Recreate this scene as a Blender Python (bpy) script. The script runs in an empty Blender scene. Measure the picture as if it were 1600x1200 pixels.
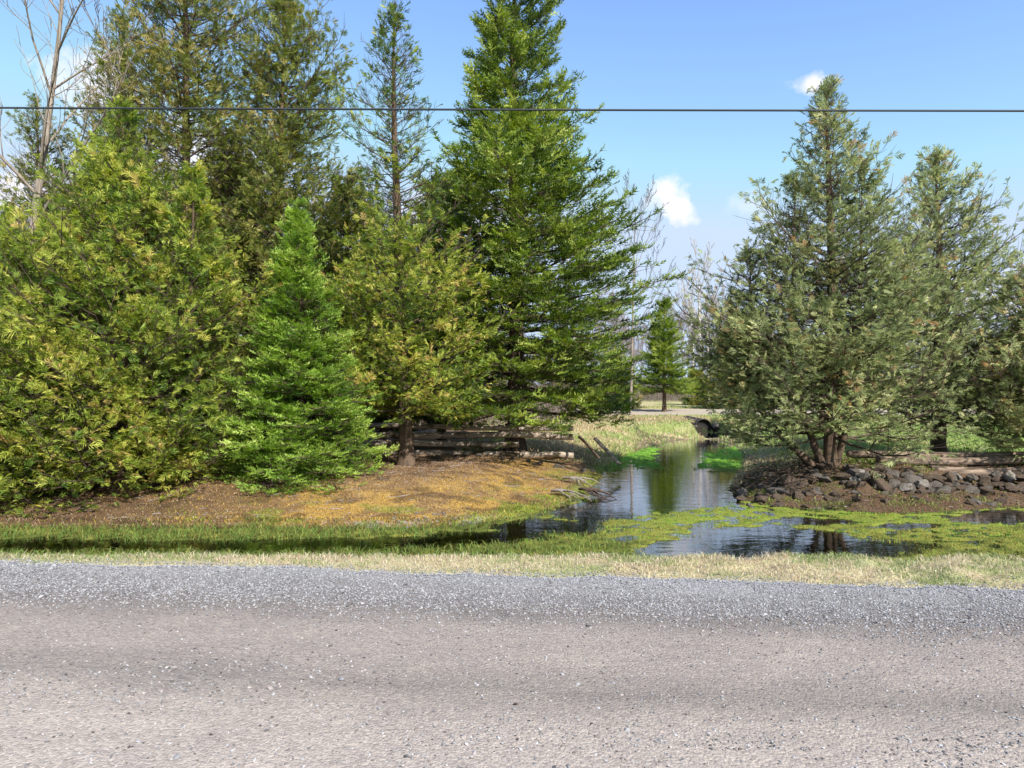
import bpy, math, random
import numpy as np
from mathutils import Vector

C = bpy.context.scene.collection
F = 1067.0            # focal length in pixels of the 1600 px wide photo
EYE = 1.65
PI = math.pi

# ------------------------------------------------------------------ camera
cam_d = bpy.data.cameras.new("camera")
cam_d.sensor_width = 36.0
cam_d.lens = 36.0 * F / 1600.0
cam_d.clip_start = 0.05
cam_d.clip_end = 2000.0
cam = bpy.data.objects.new("camera", cam_d)
C.objects.link(cam)
cam.location = (0, 0, EYE)
cam.rotation_euler = (math.radians(90), 0, 0)
bpy.context.scene.camera = cam

# ------------------------------------------------------------------ light
SUN_EL = math.radians(39)
SUN_AZ = math.radians(148)       # clockwise from +Y
sun_dir = Vector((math.sin(SUN_AZ) * math.cos(SUN_EL), math.cos(SUN_AZ) * math.cos(SUN_EL), math.sin(SUN_EL)))
sd = bpy.data.lights.new("sun", 'SUN')
sd.energy = 5.0
sd.angle = math.radians(0.5)
sd.color = (1.0, 0.945, 0.87)
sun = bpy.data.objects.new("sun", sd)
C.objects.link(sun)
sun.rotation_euler = sun_dir.to_track_quat('Z', 'Y').to_euler()

SKY_STR = 0.158
world = bpy.data.worlds.new("World")
bpy.context.scene.world = world
world.use_nodes = True
nt = world.node_tree
for n in list(nt.nodes):
    nt.nodes.remove(n)
N = nt.nodes.new
L = nt.links.new
out = N('ShaderNodeOutputWorld')
bg = N('ShaderNodeBackground')
bg.inputs['Strength'].default_value = SKY_STR
sky = N('ShaderNodeTexSky')
sky.sky_type = 'NISHITA'
sky.sun_disc = False
sky.sun_elevation = SUN_EL
sky.sun_rotation = SUN_AZ
sky.air_density = 1.0
sky.dust_density = 0.3
sky.ozone_density = 1.6
hsv = N('ShaderNodeHueSaturation')
hsv.inputs['Saturation'].default_value = 1.05
hsv.inputs['Value'].default_value = 1.0
L(sky.outputs[0], hsv.inputs['Color'])
tc = N('ShaderNodeTexCoord')
sm = N('ShaderNodeMix'); sm.data_type = 'RGBA'; sm.blend_type = 'MULTIPLY'; sm.inputs[0].default_value = 1.0
sm.inputs[7].default_value = (1.08, 1.10, 1.30, 1)
L(hsv.outputs['Color'], sm.inputs[6])
mn = N('ShaderNodeMix'); mn.data_type = 'RGBA'; mn.blend_type = 'DARKEN'; mn.inputs[0].default_value = 1.0
mn.inputs[7].default_value = (2.5, 3.1, 4.0, 1)
L(sm.outputs[2], mn.inputs[6])
cur = mn.outputs[2]

def vmath(op, a, b=None):
    n = N('ShaderNodeVectorMath'); n.operation = op
    for k, v in enumerate((a, b)):
        if v is None: continue
        if isinstance(v, (tuple, list)): n.inputs[k].default_value = v
        else: L(v, n.inputs[k])
    return n
def smath(op, a, b=None, clamp=False):
    n = N('ShaderNodeMath'); n.operation = op; n.use_clamp = clamp
    for k, v in enumerate((a, b)):
        if v is None: continue
        if isinstance(v, (int, float)): n.inputs[k].default_value = v
        else: L(v, n.inputs[k])
    return n.outputs[0]
wn = N('ShaderNodeTexNoise'); wn.inputs['Scale'].default_value = 26; wn.inputs['Detail'].default_value = 6
wn.inputs['Roughness'].default_value = 0.6
L(tc.outputs['Generated'], wn.inputs['Vector'])
def cloud(px, py, rx, ry, amt, soft=1.0, sc=1.15):
    """small cumulus in the sky dome: an uneven puff around one direction"""
    global cur
    d = Vector(((px - 800) / F, 1.0, (600 - py) / F)).normalized()
    rt = Vector((d.y, -d.x, 0)).normalized(); up = rt.cross(d).normalized()
    off = vmath('SUBTRACT', tc.outputs['Generated'], tuple(d))
    a = vmath('DOT_PRODUCT', off.outputs[0], tuple(rt)).outputs['Value']
    b = vmath('DOT_PRODUCT', off.outputs[0], tuple(up)).outputs['Value']
    a = smath('DIVIDE', a, rx / F); b = smath('DIVIDE', b, ry / F)
    r = smath('SQRT', smath('ADD', smath('MULTIPLY', a, a), smath('MULTIPLY', b, b)))
    nz = smath('MULTIPLY', smath('SUBTRACT', wn.outputs['Fac'], 0.5), 2.6 * sc)
    m = smath('SUBTRACT', 1.0, smath('ADD', r, nz))
    m = smath('DIVIDE', m, soft, clamp=True)
    m = smath('MULTIPLY', m, smath('GREATER_THAN', vmath('DOT_PRODUCT', tc.outputs['Generated'], tuple(d)).outputs['Value'], 0.3))
    m = smath('MULTIPLY', m, amt)
    mix = N('ShaderNodeMix'); mix.data_type = 'RGBA'
    L(m, mix.inputs[0]); L(cur, mix.inputs[6]); mix.inputs[7].default_value = (4.6, 4.4, 4.6, 1)
    cur = mix.outputs[2]
cloud(1043, 308, 42, 33, 1.0)
cloud(1066, 330, 34, 24, 1.0)
cloud(1270, 130, 30, 14, 0.85)
cloud(1188, 322, 40, 24, 0.35)
cloud(170, 135, 80, 40, 0.85)
cloud(100, 320, 130, 60, 0.8, 0.9)
cloud(330, 250, 120, 50, 0.7, 0.9)
cloud(700, 330, 120, 40, 0.5, 0.9)
cloud(1560, 470, 120, 40, 0.5, 0.9)
L(cur, bg.inputs['Color'])
L(bg.outputs[0], out.inputs[0])

sc = bpy.context.scene
sc.view_settings.view_transform = 'Standard'
sc.view_settings.look = 'None'
sc.view_settings.exposure = 0.72
sc.view_settings.gamma = 1.0
sc.cycles.use_denoising = True
sc.cycles.max_bounces = 6
sc.cycles.transparent_max_bounces = 6
sc.cycles.diffuse_bounces = 3
sc.cycles.glossy_bounces = 2
sc.cycles.caustics_reflective = False
sc.cycles.caustics_refractive = False

# ------------------------------------------------------------------ helpers
def px_ground(px, py, z=0.0):
    Y = (EYE - z) * F / (py - 600.0)
    return ((px - 800.0) / F * Y, Y)

def tag(o, label=None, cat=None, group=None, kind=None):
    if label: o["label"] = label
    if cat: o["category"] = cat
    if group: o["group"] = group
    if kind: o["kind"] = kind
    return o

def empty(name, loc, label=None, cat=None, group=None):
    o = bpy.data.objects.new(name, None)
    o.empty_display_size = 0.3
    o.location = loc
    C.objects.link(o)
    return tag(o, label, cat, group)

def mesh_obj(name, verts, faces, mat, parent=None, smooth=False, col=None, fcol=None, ftint=None):
    """verts (n,3) array in world space; faces (m,k) int array"""
    verts = np.asarray(verts, dtype=np.float32); faces = np.asarray(faces, dtype=np.int32)
    if parent is not None:
        verts = verts - np.array(parent.location, dtype=np.float32)
    me = bpy.data.meshes.new(name)
    m, k = faces.shape
    me.vertices.add(len(verts)); me.vertices.foreach_set("co", verts.ravel())
    me.loops.add(m * k); me.loops.foreach_set("vertex_index", faces.ravel())
    me.polygons.add(m)
    me.polygons.foreach_set("loop_start", np.arange(0, m * k, k, dtype=np.int32))
    me.polygons.foreach_set("loop_total", np.full(m, k, dtype=np.int32))
    me.update(calc_edges=True)
    if smooth:
        me.polygons.foreach_set("use_smooth", np.ones(m, dtype=bool))
    else:
        me.polygons.foreach_set("use_smooth", np.zeros(m, dtype=bool))
    if col is not None:
        a = me.attributes.new("col", 'FLOAT_COLOR', 'POINT')
        c4 = np.ones((len(verts), 4), np.float32); c4[:, :3] = col
        a.data.foreach_set("color", c4.ravel())
    if fcol is not None:
        a = me.attributes.new("col", 'FLOAT_COLOR', 'FACE')
        c4 = np.ones((m, 4), np.float32); c4[:, :3] = fcol
        a.data.foreach_set("color", c4.ravel())
    if ftint is not None:
        a = me.attributes.new("tint", 'FLOAT', 'FACE')
        a.data.foreach_set("value", np.asarray(ftint, np.float32))
    me.materials.append(mat)
    o = bpy.data.objects.new(name, me)
    C.objects.link(o)
    if parent is not None:
        o.parent = parent
    return o

# ---- value noise in numpy
_rs = np.random.RandomState(7)
_tab = _rs.rand(256, 256)
def vnoise(x, y):
    xi = np.floor(x).astype(int); yi = np.floor(y).astype(int)
    fx = x - xi; fy = y - yi
    fx = fx * fx * (3 - 2 * fx); fy = fy * fy * (3 - 2 * fy)
    a = _tab[xi & 255, yi & 255]; b = _tab[(xi + 1) & 255, yi & 255]
    c = _tab[xi & 255, (yi + 1) & 255]; d = _tab[(xi + 1) & 255, (yi + 1) & 255]
    return (a * (1 - fx) + b * fx) * (1 - fy) + (c * (1 - fx) + d * fx) * fy
def fbm(x, y, s=1.0, o=4):
    r = 0; amp = 0.5; t = 0
    for k in range(o):
        r = r + amp * vnoise(x * s + 17.3 * k, y * s + 5.1 * k); t += amp; amp *= 0.5; s *= 2.03
    return r / t
def sstep(a, b, x):
    t = np.clip((x - a) / (b - a), 0, 1)
    return t * t * (3 - 2 * t)

# ------------------------------------------------------------------ materials
class M:
    def __init__(s, name):
        s.m = bpy.data.materials.new(name); s.m.use_nodes = True
        s.t = s.m.node_tree
        for n in list(s.t.nodes): s.t.nodes.remove(n)
        s.out = s.n('ShaderNodeOutputMaterial')
    def n(s, typ, **kw):
        n = s.t.nodes.new(typ)
        for k, v in kw.items():
            if hasattr(n, k): setattr(n, k, v)
            else: n.inputs[k.replace('_', ' ')].default_value = v
        return n
    def l(s, a, b): s.t.links.new(a, b)
    def attr(s, name): return s.n('ShaderNodeAttribute', attribute_name=name)
    def noise(s, scale, detail=4, rough=0.55, vec=None, stretch=None):
        n = s.n('ShaderNodeTexNoise'); n.inputs['Scale'].default_value = scale
        n.inputs['Detail'].default_value = detail; n.inputs['Roughness'].default_value = rough
        t = s.n('ShaderNodeTexCoord')
        v = t.outputs['Object']
        if stretch:
            mp = s.n('ShaderNodeMapping'); mp.inputs['Scale'].default_value = stretch
            s.l(v, mp.inputs[0]); v = mp.outputs[0]
        s.l(v, n.inputs['Vector'])
        return n
    def ramp(s, fac, stops):
        r = s.n('ShaderNodeValToRGB')
        e = r.color_ramp.elements
        while len(e) < len(stops): e.new(0.5)
        for k, (p, c) in enumerate(stops):
            e[k].position = p; e[k].color = (*c, 1)
        s.l(fac, r.inputs[0]); return r
    def mix(s, fac, a, b, mode='MIX'):
        m = s.n('ShaderNodeMix', data_type='RGBA', blend_type=mode)
        for k, v in ((0, fac), (6, a), (7, b)):
            if isinstance(v, (int, float)): m.inputs[k].default_value = v
            elif isinstance(v, tuple): m.inputs[k].default_value = (*v, 1)
            else: s.l(v, m.inputs[k])
        return m.outputs[2]
    def bsdf(s, col, rough=0.8, spec=0.3, bump=None, bstr=0.5, bdist=0.01):
        p = s.n('ShaderNodeBsdfPrincipled')
        if isinstance(col, tuple): p.inputs['Base Color'].default_value = (*col, 1)
        else: s.l(col, p.inputs['Base Color'])
        p.inputs['Roughness'].default_value = rough
        p.inputs['Specular IOR Level'].default_value = spec
        if bump is not None:
            b = s.n('ShaderNodeBump'); b.inputs['Strength'].default_value = bstr
            b.inputs['Distance'].default_value = bdist
            s.l(bump, b.inputs['Height']); s.l(b.outputs[0], p.inputs['Normal'])
        return p
    def surf(s, sh): s.l(sh, s.out.inputs['Surface'])

def foliage_mat(name, stops, transl=0.3, nscale=0.9, rough=0.55):
    m = M(name)
    a = m.attr('tint')
    nz = m.noise(nscale, 3)
    add = m.n('ShaderNodeMath', operation='MULTIPLY_ADD'); m.l(nz.outputs['Fac'], add.inputs[0]); add.inputs[1].default_value = 0.7; 
    sub = m.n('ShaderNodeMath', operation='ADD'); m.l(a.outputs['Fac'], sub.inputs[0]); sub.inputs[1].default_value = -0.35
    m.l(sub.outputs[0], add.inputs[2])
    r = m.ramp(add.outputs[0], stops)
    p = m.bsdf(r.outputs[0], rough, 0.35)
    t = m.n('ShaderNodeBsdfTranslucent')
    br = m.n('ShaderNodeHueSaturation'); br.inputs['Value'].default_value = 1.3; br.inputs['Saturation'].default_value = 1.15
    m.l(r.outputs[0], br.inputs['Color']); m.l(br.outputs[0], t.inputs['Color'])
    mx = m.n('ShaderNodeMixShader'); mx.inputs[0].default_value = transl
    m.l(p.outputs[0], mx.inputs[1]); m.l(t.outputs[0], mx.inputs[2])
    m.surf(mx.outputs[0])
    return m.m

def attr_mat(name, transl=0.0, rough=0.8, spec=0.2, bscale=None, bstr=0.6, bdist=0.02, var=None):
    m = M(name)
    a = m.attr('col'); c = a.outputs['Color']
    if var:
        nz = m.noise(var[0], 5, 0.7)
        r = m.ramp(nz.outputs['Fac'], [(0.3, (var[1],) * 3), (0.7, (var[2],) * 3)])
        c = m.mix(1.0, c, r.outputs[0], 'MULTIPLY')
    bn = None
    if bscale:
        bn = m.noise(bscale, 6, 0.7).outputs['Fac']
    p = m.bsdf(c, rough, spec, bn, bstr, bdist)
    if transl > 0:
        t = m.n('ShaderNodeBsdfTranslucent'); m.l(c, t.inputs['Color'])
        mx = m.n('ShaderNodeMixShader'); mx.inputs[0].default_value = transl
        m.l(p.outputs[0], mx.inputs[1]); m.l(t.outputs[0], mx.inputs[2])
        m.surf(mx.outputs[0])
    else:
        m.surf(p.outputs[0])
    return m.m

def wood_mat(name, dark, light, stretch=(1, 1, 0.15), scale=18, bstr=0.7, bdist=0.02, moss=None):
    m = M(name)
    n1 = m.noise(scale, 6, 0.65, stretch=stretch)
    r = m.ramp(n1.outputs['Fac'], [(0.32, dark), (0.68, light)])
    c = r.outputs[0]
    n2 = m.noise(2.3, 4, 0.6)
    if moss:
        rr = m.ramp(n2.outputs['Fac'], [(0.5, (0, 0, 0)), (0.62, (1, 1, 1))])
        c = m.mix(rr.outputs[0], c, moss)
    p = m.bsdf(c, 0.85, 0.2, n1.outputs['Fac'], bstr, bdist)
    m.surf(p.outputs[0])
    return m.m

MAT = {}
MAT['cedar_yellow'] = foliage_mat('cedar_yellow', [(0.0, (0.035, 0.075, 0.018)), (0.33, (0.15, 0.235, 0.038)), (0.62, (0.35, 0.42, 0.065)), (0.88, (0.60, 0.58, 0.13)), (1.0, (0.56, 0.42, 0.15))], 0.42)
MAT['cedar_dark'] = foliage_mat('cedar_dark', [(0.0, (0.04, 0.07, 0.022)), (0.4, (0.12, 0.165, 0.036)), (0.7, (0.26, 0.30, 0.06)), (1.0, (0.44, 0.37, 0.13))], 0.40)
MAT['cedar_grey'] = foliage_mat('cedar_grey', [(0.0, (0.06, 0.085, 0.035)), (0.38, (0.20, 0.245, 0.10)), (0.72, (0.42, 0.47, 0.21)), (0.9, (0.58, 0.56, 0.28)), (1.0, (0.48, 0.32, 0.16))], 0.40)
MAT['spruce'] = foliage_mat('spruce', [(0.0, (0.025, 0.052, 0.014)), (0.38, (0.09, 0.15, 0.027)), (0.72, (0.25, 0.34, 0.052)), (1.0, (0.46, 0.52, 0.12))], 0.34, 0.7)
MAT['spruce_bright'] = foliage_mat('spruce_bright', [(0.0, (0.05, 0.11, 0.02)), (0.38, (0.19, 0.32, 0.045)), (0.75, (0.35, 0.49, 0.08)), (1.0, (0.52, 0.62, 0.17))], 0.36, 1.0)
MAT['bark'] = wood_mat('bark', (0.035, 0.025, 0.018), (0.16, 0.11, 0.075))
MAT['bark_red'] = wood_mat('bark_red', (0.05, 0.028, 0.018), (0.23, 0.14, 0.09))
MAT['bark_grey'] = wood_mat('bark_grey', (0.12, 0.10, 0.08), (0.36, 0.31, 0.25))
MAT['bark_birch'] = wood_mat('bark_birch', (0.25, 0.22, 0.20), (0.66, 0.62, 0.58), scale=9, stretch=(0.4, 0.4, 2.5))
MAT['twig_brown'] = wood_mat('twig_brown', (0.05, 0.035, 0.027), (0.14, 0.10, 0.075), stretch=(1, 1, 1))
MAT['twig_grey'] = wood_mat('twig_grey', (0.24, 0.195, 0.185), (0.42, 0.36, 0.345), stretch=(1, 1, 1))
MAT['rail'] = wood_mat('rail', (0.14, 0.10, 0.07), (0.58, 0.49, 0.39), stretch=(0.12, 1, 1), scale=22, moss=(0.10, 0.075, 0.04))
MAT['log_grey'] = wood_mat('log_grey', (0.06, 0.04, 0.03), (0.33, 0.25, 0.185), stretch=(0.12, 1, 1), scale=20)

# ------------------------------------------------------------------ terrain functions
W = -0.30   # water level
def G(px, py, z=W): return px_ground(px, py, z)
pond_px = [(-900, 812), (0, 824), (180, 826), (400, 824), (560, 826), (700, 824), (790, 812), (860, 796), (905, 778), (925, 762),
           (940, 744), (950, 728), (975, 712), (1010, 699), (1050, 690), (1085, 685), (1120, 688), (1150, 697), (1163, 712), (1158, 735), (1145, 752),
           (1140, 766), (1165, 782), (1200, 790), (1290, 797), (1400, 803), (1480, 800), (1560, 793), (1700, 788), (2600, 770)]
pond_poly = [G(*p) for p in pond_px] + [(40.0, 7.12), (6.9, 7.12), (-40.0, 7.12)]
pond_poly = np.array(pond_poly)

def poly_sd(x, y, P):
    """signed distance, positive inside"""
    d = np.full(x.shape, 1e9); inside = np.zeros(x.shape, bool)
    n = len(P)
    for i in range(n):
        ax, ay = P[i]; bx, by = P[(i + 1) % n]
        ex, ey = bx - ax, by - ay
        wx, wy = x - ax, y - ay
        t = np.clip((wx * ex + wy * ey) / (ex * ex + ey * ey + 1e-12), 0, 1)
        d = np.minimum(d, (wx - ex * t) ** 2 + (wy - ey * t) ** 2)
        c = ((ay > y) != (by > y)) & (x < (bx - ax) * (y - ay) / (by - ay + 1e-12) + ax)
        inside ^= c
    return np.where(inside, 1, -1) * np.sqrt(d)

# moss / weed mats that reach the surface, given where they lie (px, py, rx px, ry px, strength, brightness)
open_px = [(1095, 860, 90, 17), (1190, 850, 130, 25), (1300, 858, 120, 15), (1000, 768, 85, 36), (1080, 764, 105, 29), (1060, 712, 34, 30), (1090, 694, 70, 9), (1130, 775, 60, 12),
           (930, 800, 62, 17), (860, 824, 85, 11), (765, 839, 95, 9), (660, 848, 110, 10), (550, 852, 120, 11), (420, 855, 130, 11), (250, 856, 170, 11), (60, 854, 190, 11), (-200, 852, 220, 11),
           (1570, 808, 90, 10), (1275, 815, 60, 5), (1420, 822, 50, 4), (1720, 815, 120, 12)]
def mat_mask(x, y):
    """where moss and weed reach the surface of the shallow water, and how bright they are"""
    Yv = np.maximum(y, 1.0)
    px = 800 + F * x / Yv; py = 600 + (EYE - W) * F / Yv
    op = np.zeros(x.shape)
    for (cx, cy, rx, ry) in open_px:
        op = np.maximum(op, np.exp(-((((px - cx) / rx) ** 2 + ((py - cy) / ry) ** 2)) * .9))
    n = fbm(x, y, 1.5, 5) - 0.5
    n2 = fbm(x + 31, y * 2.2, 3.3, 4) - 0.5
    n3 = fbm(x * .8 + 3, y * 1.6, 7.0, 3) - 0.5
    m = np.clip(.5 + (.48 - op) * 2.7 + n * .9 + n2 * 1.0 + n3 * 1.0, 0, 1)
    br = .25 + .5 * sstep(760, 1010, px) * sstep(880, 815, py) + .1 * sstep(700, 900, px)
    br = np.where(py < 758, .55 + .45 * sstep(750, 725, py), br)
    return m, br

def road_edge(x): return 5.92 - 0.098 * np.clip(x, -12, 12) + 0.12 * (fbm(x, x * 0, 0.9, 3) - 0.5) + .14 * (fbm(x, x * 0 + 8, 5.0, 3) - .5)

def zt(x, y):
    x = np.asarray(x, float); y = np.asarray(y, float)
    sd_ = poly_sd(x, y, pond_poly)
    out_d = np.clip(-sd_, 0, None); ins = np.clip(sd_, 0, None)
    # banks
    left = x < 2.0 + (y - 12) * 0.2
    rise = np.where(left, 0.33 * sstep(0, 2.6, out_d) + 0.05 * sstep(0, .25, out_d), 0.10 * sstep(0, .8, out_d) + 0.33 * sstep(.85, 1.6, out_d) + 0.03 * sstep(0, .2, out_d))
    far = sstep(22, 28, y)
    rise = np.where(far > 0, rise * (1 - far) + far * (0.50 * sstep(0, 2.0, out_d)), rise)
    z = W + rise
    # road verge side
    near = sstep(7.2, 6.45, y)
    z = np.where(y < 7.4, W + 0.30 * near, z)
    bumps = 0.07 * (fbm(x, y, 1.2, 4) - 0.5) * sstep(0.1, 1.2, out_d) * (y > 7.1)
    bumps = bumps + (~left) * (y < 16) * .12 * (fbm(x * 1.1 + 5, y, 2.8, 3) - .55) * sstep(.03, .5, out_d)
    bumps = bumps + .24 * np.exp(-((x - 4.95) / .8) ** 2 - ((y - 13.3) / .9) ** 2) * sstep(.1, .6, out_d)
    z = z + bumps + 0.02 * (fbm(x, y, 6.0, 3) - .5) * (y > 6.3)
    mm, br = mat_mask(x, y)
    depth = 0.22 * sstep(0, 0.5, ins) * (y > 7.0)
    fine = fbm(x, y, 7.0, 3) - .5
    depth = depth * (1 - mm) ** 1.3 + (-0.006 + 0.06 * fine) * mm * sstep(0, 0.1, ins)
    z = z - depth
    chan = sstep(.55, .3, np.abs(x - 7.37)) * sstep(24.0, 24.6, y) * sstep(26.45, 26.3, y)
    z = z * (1 - chan) + np.minimum(z, -.36) * chan
    # under the road
    re = road_edge(x)
    z = np.where(y < re, -0.035, z)
    z = np.where((y >= re) & (y < re + .2), np.minimum(z, 0.0) , z)
    return z, sd_, mm, br

def zg(x, y):
    z, *_ = zt(np.array([x]), np.array([y])); return float(z[0])

def axis(stops):
    """stops: list of (pos, step) -> graded coordinates"""
    r = [stops[0][0]]
    for (p0, s0), (p1, s1) in zip(stops[:-1], stops[1:]):
        while r[-1] < p1 - 1e-6:
            t = (r[-1] - p0) / (p1 - p0)
            r.append(r[-1] + s0 + (s1 - s0) * max(t, 0))
    return np.array(r)
xs = axis([(0, 0.055), (8, 0.065), (14, 0.2), (40, 1.5), (600, 60)])
xs = np.concatenate([-xs[::-1][:-1], xs])
ys = np.concatenate([np.arange(-200, 5.0, 20.5), axis([(5.0, 0.06), (6.5, 0.045), (13, 0.06), (26, 0.16), (60, 1.2), (900, 60)])])
X, Y = np.meshgrid(xs, ys)
Z, SD, MM, BR = zt(X, Y)

def grid_obj(name, X, Y, Z, mat, col=None):
    ny, nx = X.shape
    idx = np.arange(nx * ny).reshape(ny, nx)
    f = np.stack([idx[:-1, :-1], idx[:-1, 1:], idx[1:, 1:], idx[1:, :-1]], -1).reshape(-1, 4)
    v = np.stack([X, Y, Z], -1).reshape(-1, 3)
    return mesh_obj(name, v, f, mat, smooth=True, col=None if col is None else col.reshape(-1, 3))

def lerp(a, b, t):
    return a + (b - a) * t[..., None]
def ground_color(X, Y, Z, SD, MM, BR):
    c = np.zeros(X.shape + (3,)) + np.array([0.19, 0.115, 0.06])       # needle litter
    n1 = fbm(X, Y, 1.7, 5); n2 = fbm(X + 9, Y + 4, 5.5, 4); n3 = fbm(X - 7, Y, 0.8, 4)
    c = lerp(c, np.array([0.26, 0.18, 0.11]), sstep(0.42, 0.68, n2) * .8)
    outd = np.clip(-SD, 0, None)
    left = X < 2.0 + (Y - 12) * 0.2
    # golden moss on the left mound
    gold = sstep(2.9, 1.0, outd) * sstep(0.05, 0.3, outd) * sstep(-7.5, -2.5, X) * sstep(1.7, 0.3, X) * left * (Y < 16)
    c = lerp(c, np.array([0.42, 0.265, 0.065]), gold * (.25 + .6 * sstep(0.36, 0.62, n1 * .4 + n2 * .6)))
    c = lerp(c, np.array([0.30, 0.20, 0.13]), left * sstep(1.6, 2.6, outd) * sstep(.5, .6, n3) * .6 * (Y < 16))
    c = lerp(c, np.array([0.10, 0.06, 0.035]), left * sstep(.56, .68, fbm(X + 3, Y * 1.6, 2.3, 4)) * .7 * (Y < 16))
    c = lerp(c, np.array([0.22, 0.23, 0.05]), left * sstep(1.5, .4, outd) * sstep(.52, .64, fbm(X - 5, Y * 1.5, 2.0, 4)) * .7 * (Y < 14) * sstep(-6, -3, X))
    c = lerp(c, np.array([0.20, 0.24, 0.04]), sstep(0.55, 0.1, outd) * left * (Y < 20) * sstep(0.3, 0.55, n1) * sstep(-1.5, .3, X))
    # pale gravelly lip by the water at the middle of the mound
    lip = sstep(0.42, 0.12, outd) * sstep(-3.2, -1.8, X) * sstep(0.0, -0.9, X) * (Y < 12)
    c = lerp(c, np.array([0.30, 0.27, 0.24]), lip * sstep(0.45, 0.6, n2))
    # dark forest floor at the far left
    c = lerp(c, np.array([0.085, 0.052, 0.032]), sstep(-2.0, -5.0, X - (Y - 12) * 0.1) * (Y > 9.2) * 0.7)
    # far field
    fld = sstep(17, 22, Y) * np.where(left, sstep(-1.0, 2.0, X - 0.03 * Y), 1.0)
    fld = np.maximum(fld, (~left) * sstep(13.2, 14.2, Y))
    fc = lerp(np.zeros(X.shape + (3,)) + np.array([0.43, 0.36, 0.19]), np.array([0.19, 0.27, 0.06]), sstep(0.42, 0.66, n3) * .8)
    fc = lerp(fc, np.array([0.18, 0.30, 0.06]), (~left) * sstep(5.2, 7.0, X - (Y - 14) * 0.15) * sstep(30, 20, Y) * sstep(0.3, 0.5, n1))
    drive = sstep(31, 33, Y) * sstep(41, 38, Y)
    fc = lerp(fc, np.array([0.42, 0.35, 0.28]), drive * .9)
    fc = lerp(fc, np.array([0.36, 0.26, 0.13]), sstep(26, 27, Y) * sstep(32, 29, Y) * .7)
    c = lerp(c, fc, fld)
    wood = sstep(58, 70, Y); c = lerp(c, np.array([0.20, 0.16, 0.12]), wood)
    # wet mud under water
    c = lerp(c, np.array([0.085, 0.055, 0.024]), sstep(-0.06, 0.06, SD) * (Y > 6.9))
    olive = sstep(0.0, .1, SD) * (X < -1.5) * sstep(.35, .6, n1)
    c = lerp(c, np.array([0.10, 0.10, 0.02]), olive * .8)
    rock = (~left) * sstep(2.2, 1.6, outd) * (Y > 9) * (Y < 24)
    c = lerp(c, np.array([0.075, 0.052, 0.038]), rock * .7)
    c = lerp(c, np.array([0.085, 0.075, 0.035]), np.exp(-((X - 4.95) / .9) ** 2 - ((Y - 13.3) / 1.0) ** 2) * .9)
    c = lerp(c, np.array([0.03, 0.025, 0.02]), sstep(.6, .4, np.abs(X - 7.37)) * sstep(24.4, 24.8, Y) * sstep(26.6, 26.45, Y))
    # moss mats
    ma = np.array([0.10, 0.12, 0.025]); mb = np.array([0.225, 0.225, 0.045]); mc = np.array([0.16, 0.33, 0.035])
    mcol = lerp(np.zeros(X.shape + (3,)) + ma, mb, sstep(0.1, 0.85, BR + (fbm(X, Y * 1.5, 4.5, 3) - .5) * 1.6))
    mcol = lerp(mcol, mc, sstep(0.8, 0.98, BR))
    c = lerp(c, mcol, sstep(0.3, 0.7, MM) * sstep(0, .08, SD) * (Y > 6.9))
    # verge
    v = (Y < 7.15)
    vc = lerp(np.zeros(X.shape + (3,)) + np.array([0.47, 0.41, 0.23]), np.array([0.30, 0.33, 0.13]), .6 * sstep(0.5, 0.66, n1))
    vc = lerp(vc, np.array([0.36, 0.27, 0.17]), sstep(.55, .7, n2) * .6)
    vc = lerp(vc, np.array([0.13, 0.13, 0.04]), sstep(6.75, 7.0, Y))
    c = np.where(v[..., None], vc, c)
    return c
ground_m = attr_mat('ground_soil', rough=0.95, spec=0.1, bscale=26, bstr=0.9, bdist=0.03, var=(34, 0.62, 1.35))
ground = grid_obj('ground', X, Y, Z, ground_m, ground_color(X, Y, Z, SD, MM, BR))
tag(ground, kind='structure')

# ------------------------------------------------------------------ water
m = M('pond_water')
tb = m.n('ShaderNodeBsdfTransparent'); tb.inputs[0].default_value = (0.74, 0.62, 0.42, 1)
gl = m.n('ShaderNodeBsdfGlossy'); gl.inputs['Roughness'].default_value = 0.02; gl.inputs['Color'].default_value = (0.95, 0.96, 1, 1)
fr = m.n('ShaderNodeFresnel'); fr.inputs['IOR'].default_value = 1.36
wv = m.noise(5.0, 3, 0.5, stretch=(0.6, 1.6, 1))
bp = m.n('ShaderNodeBump'); bp.inputs['Strength'].default_value = 0.12; bp.inputs['Distance'].default_value = 0.03
m.l(wv.outputs['Fac'], bp.inputs['Height']); m.l(bp.outputs[0], gl.inputs['Normal'])
fa = m.n('ShaderNodeMath', operation='MULTIPLY_ADD', use_clamp=True); fa.inputs[1].default_value = 1.45; fa.inputs[2].default_value = 0.03
m.l(fr.outputs[0], fa.inputs[0])
ms = m.n('ShaderNodeMixShader'); m.l(fa.outputs[0], ms.inputs[0]); m.l(tb.outputs[0], ms.inputs[1]); m.l(gl.outputs[0], ms.inputs[2])
m.surf(ms.outputs[0])
o = mesh_obj('pond_water', [(-60, 6.95, W), (60, 6.95, W), (60, 26.5, W), (-60, 26.5, W)], [(0, 1, 2, 3)], m.m)
tag(o, kind='structure')

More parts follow.
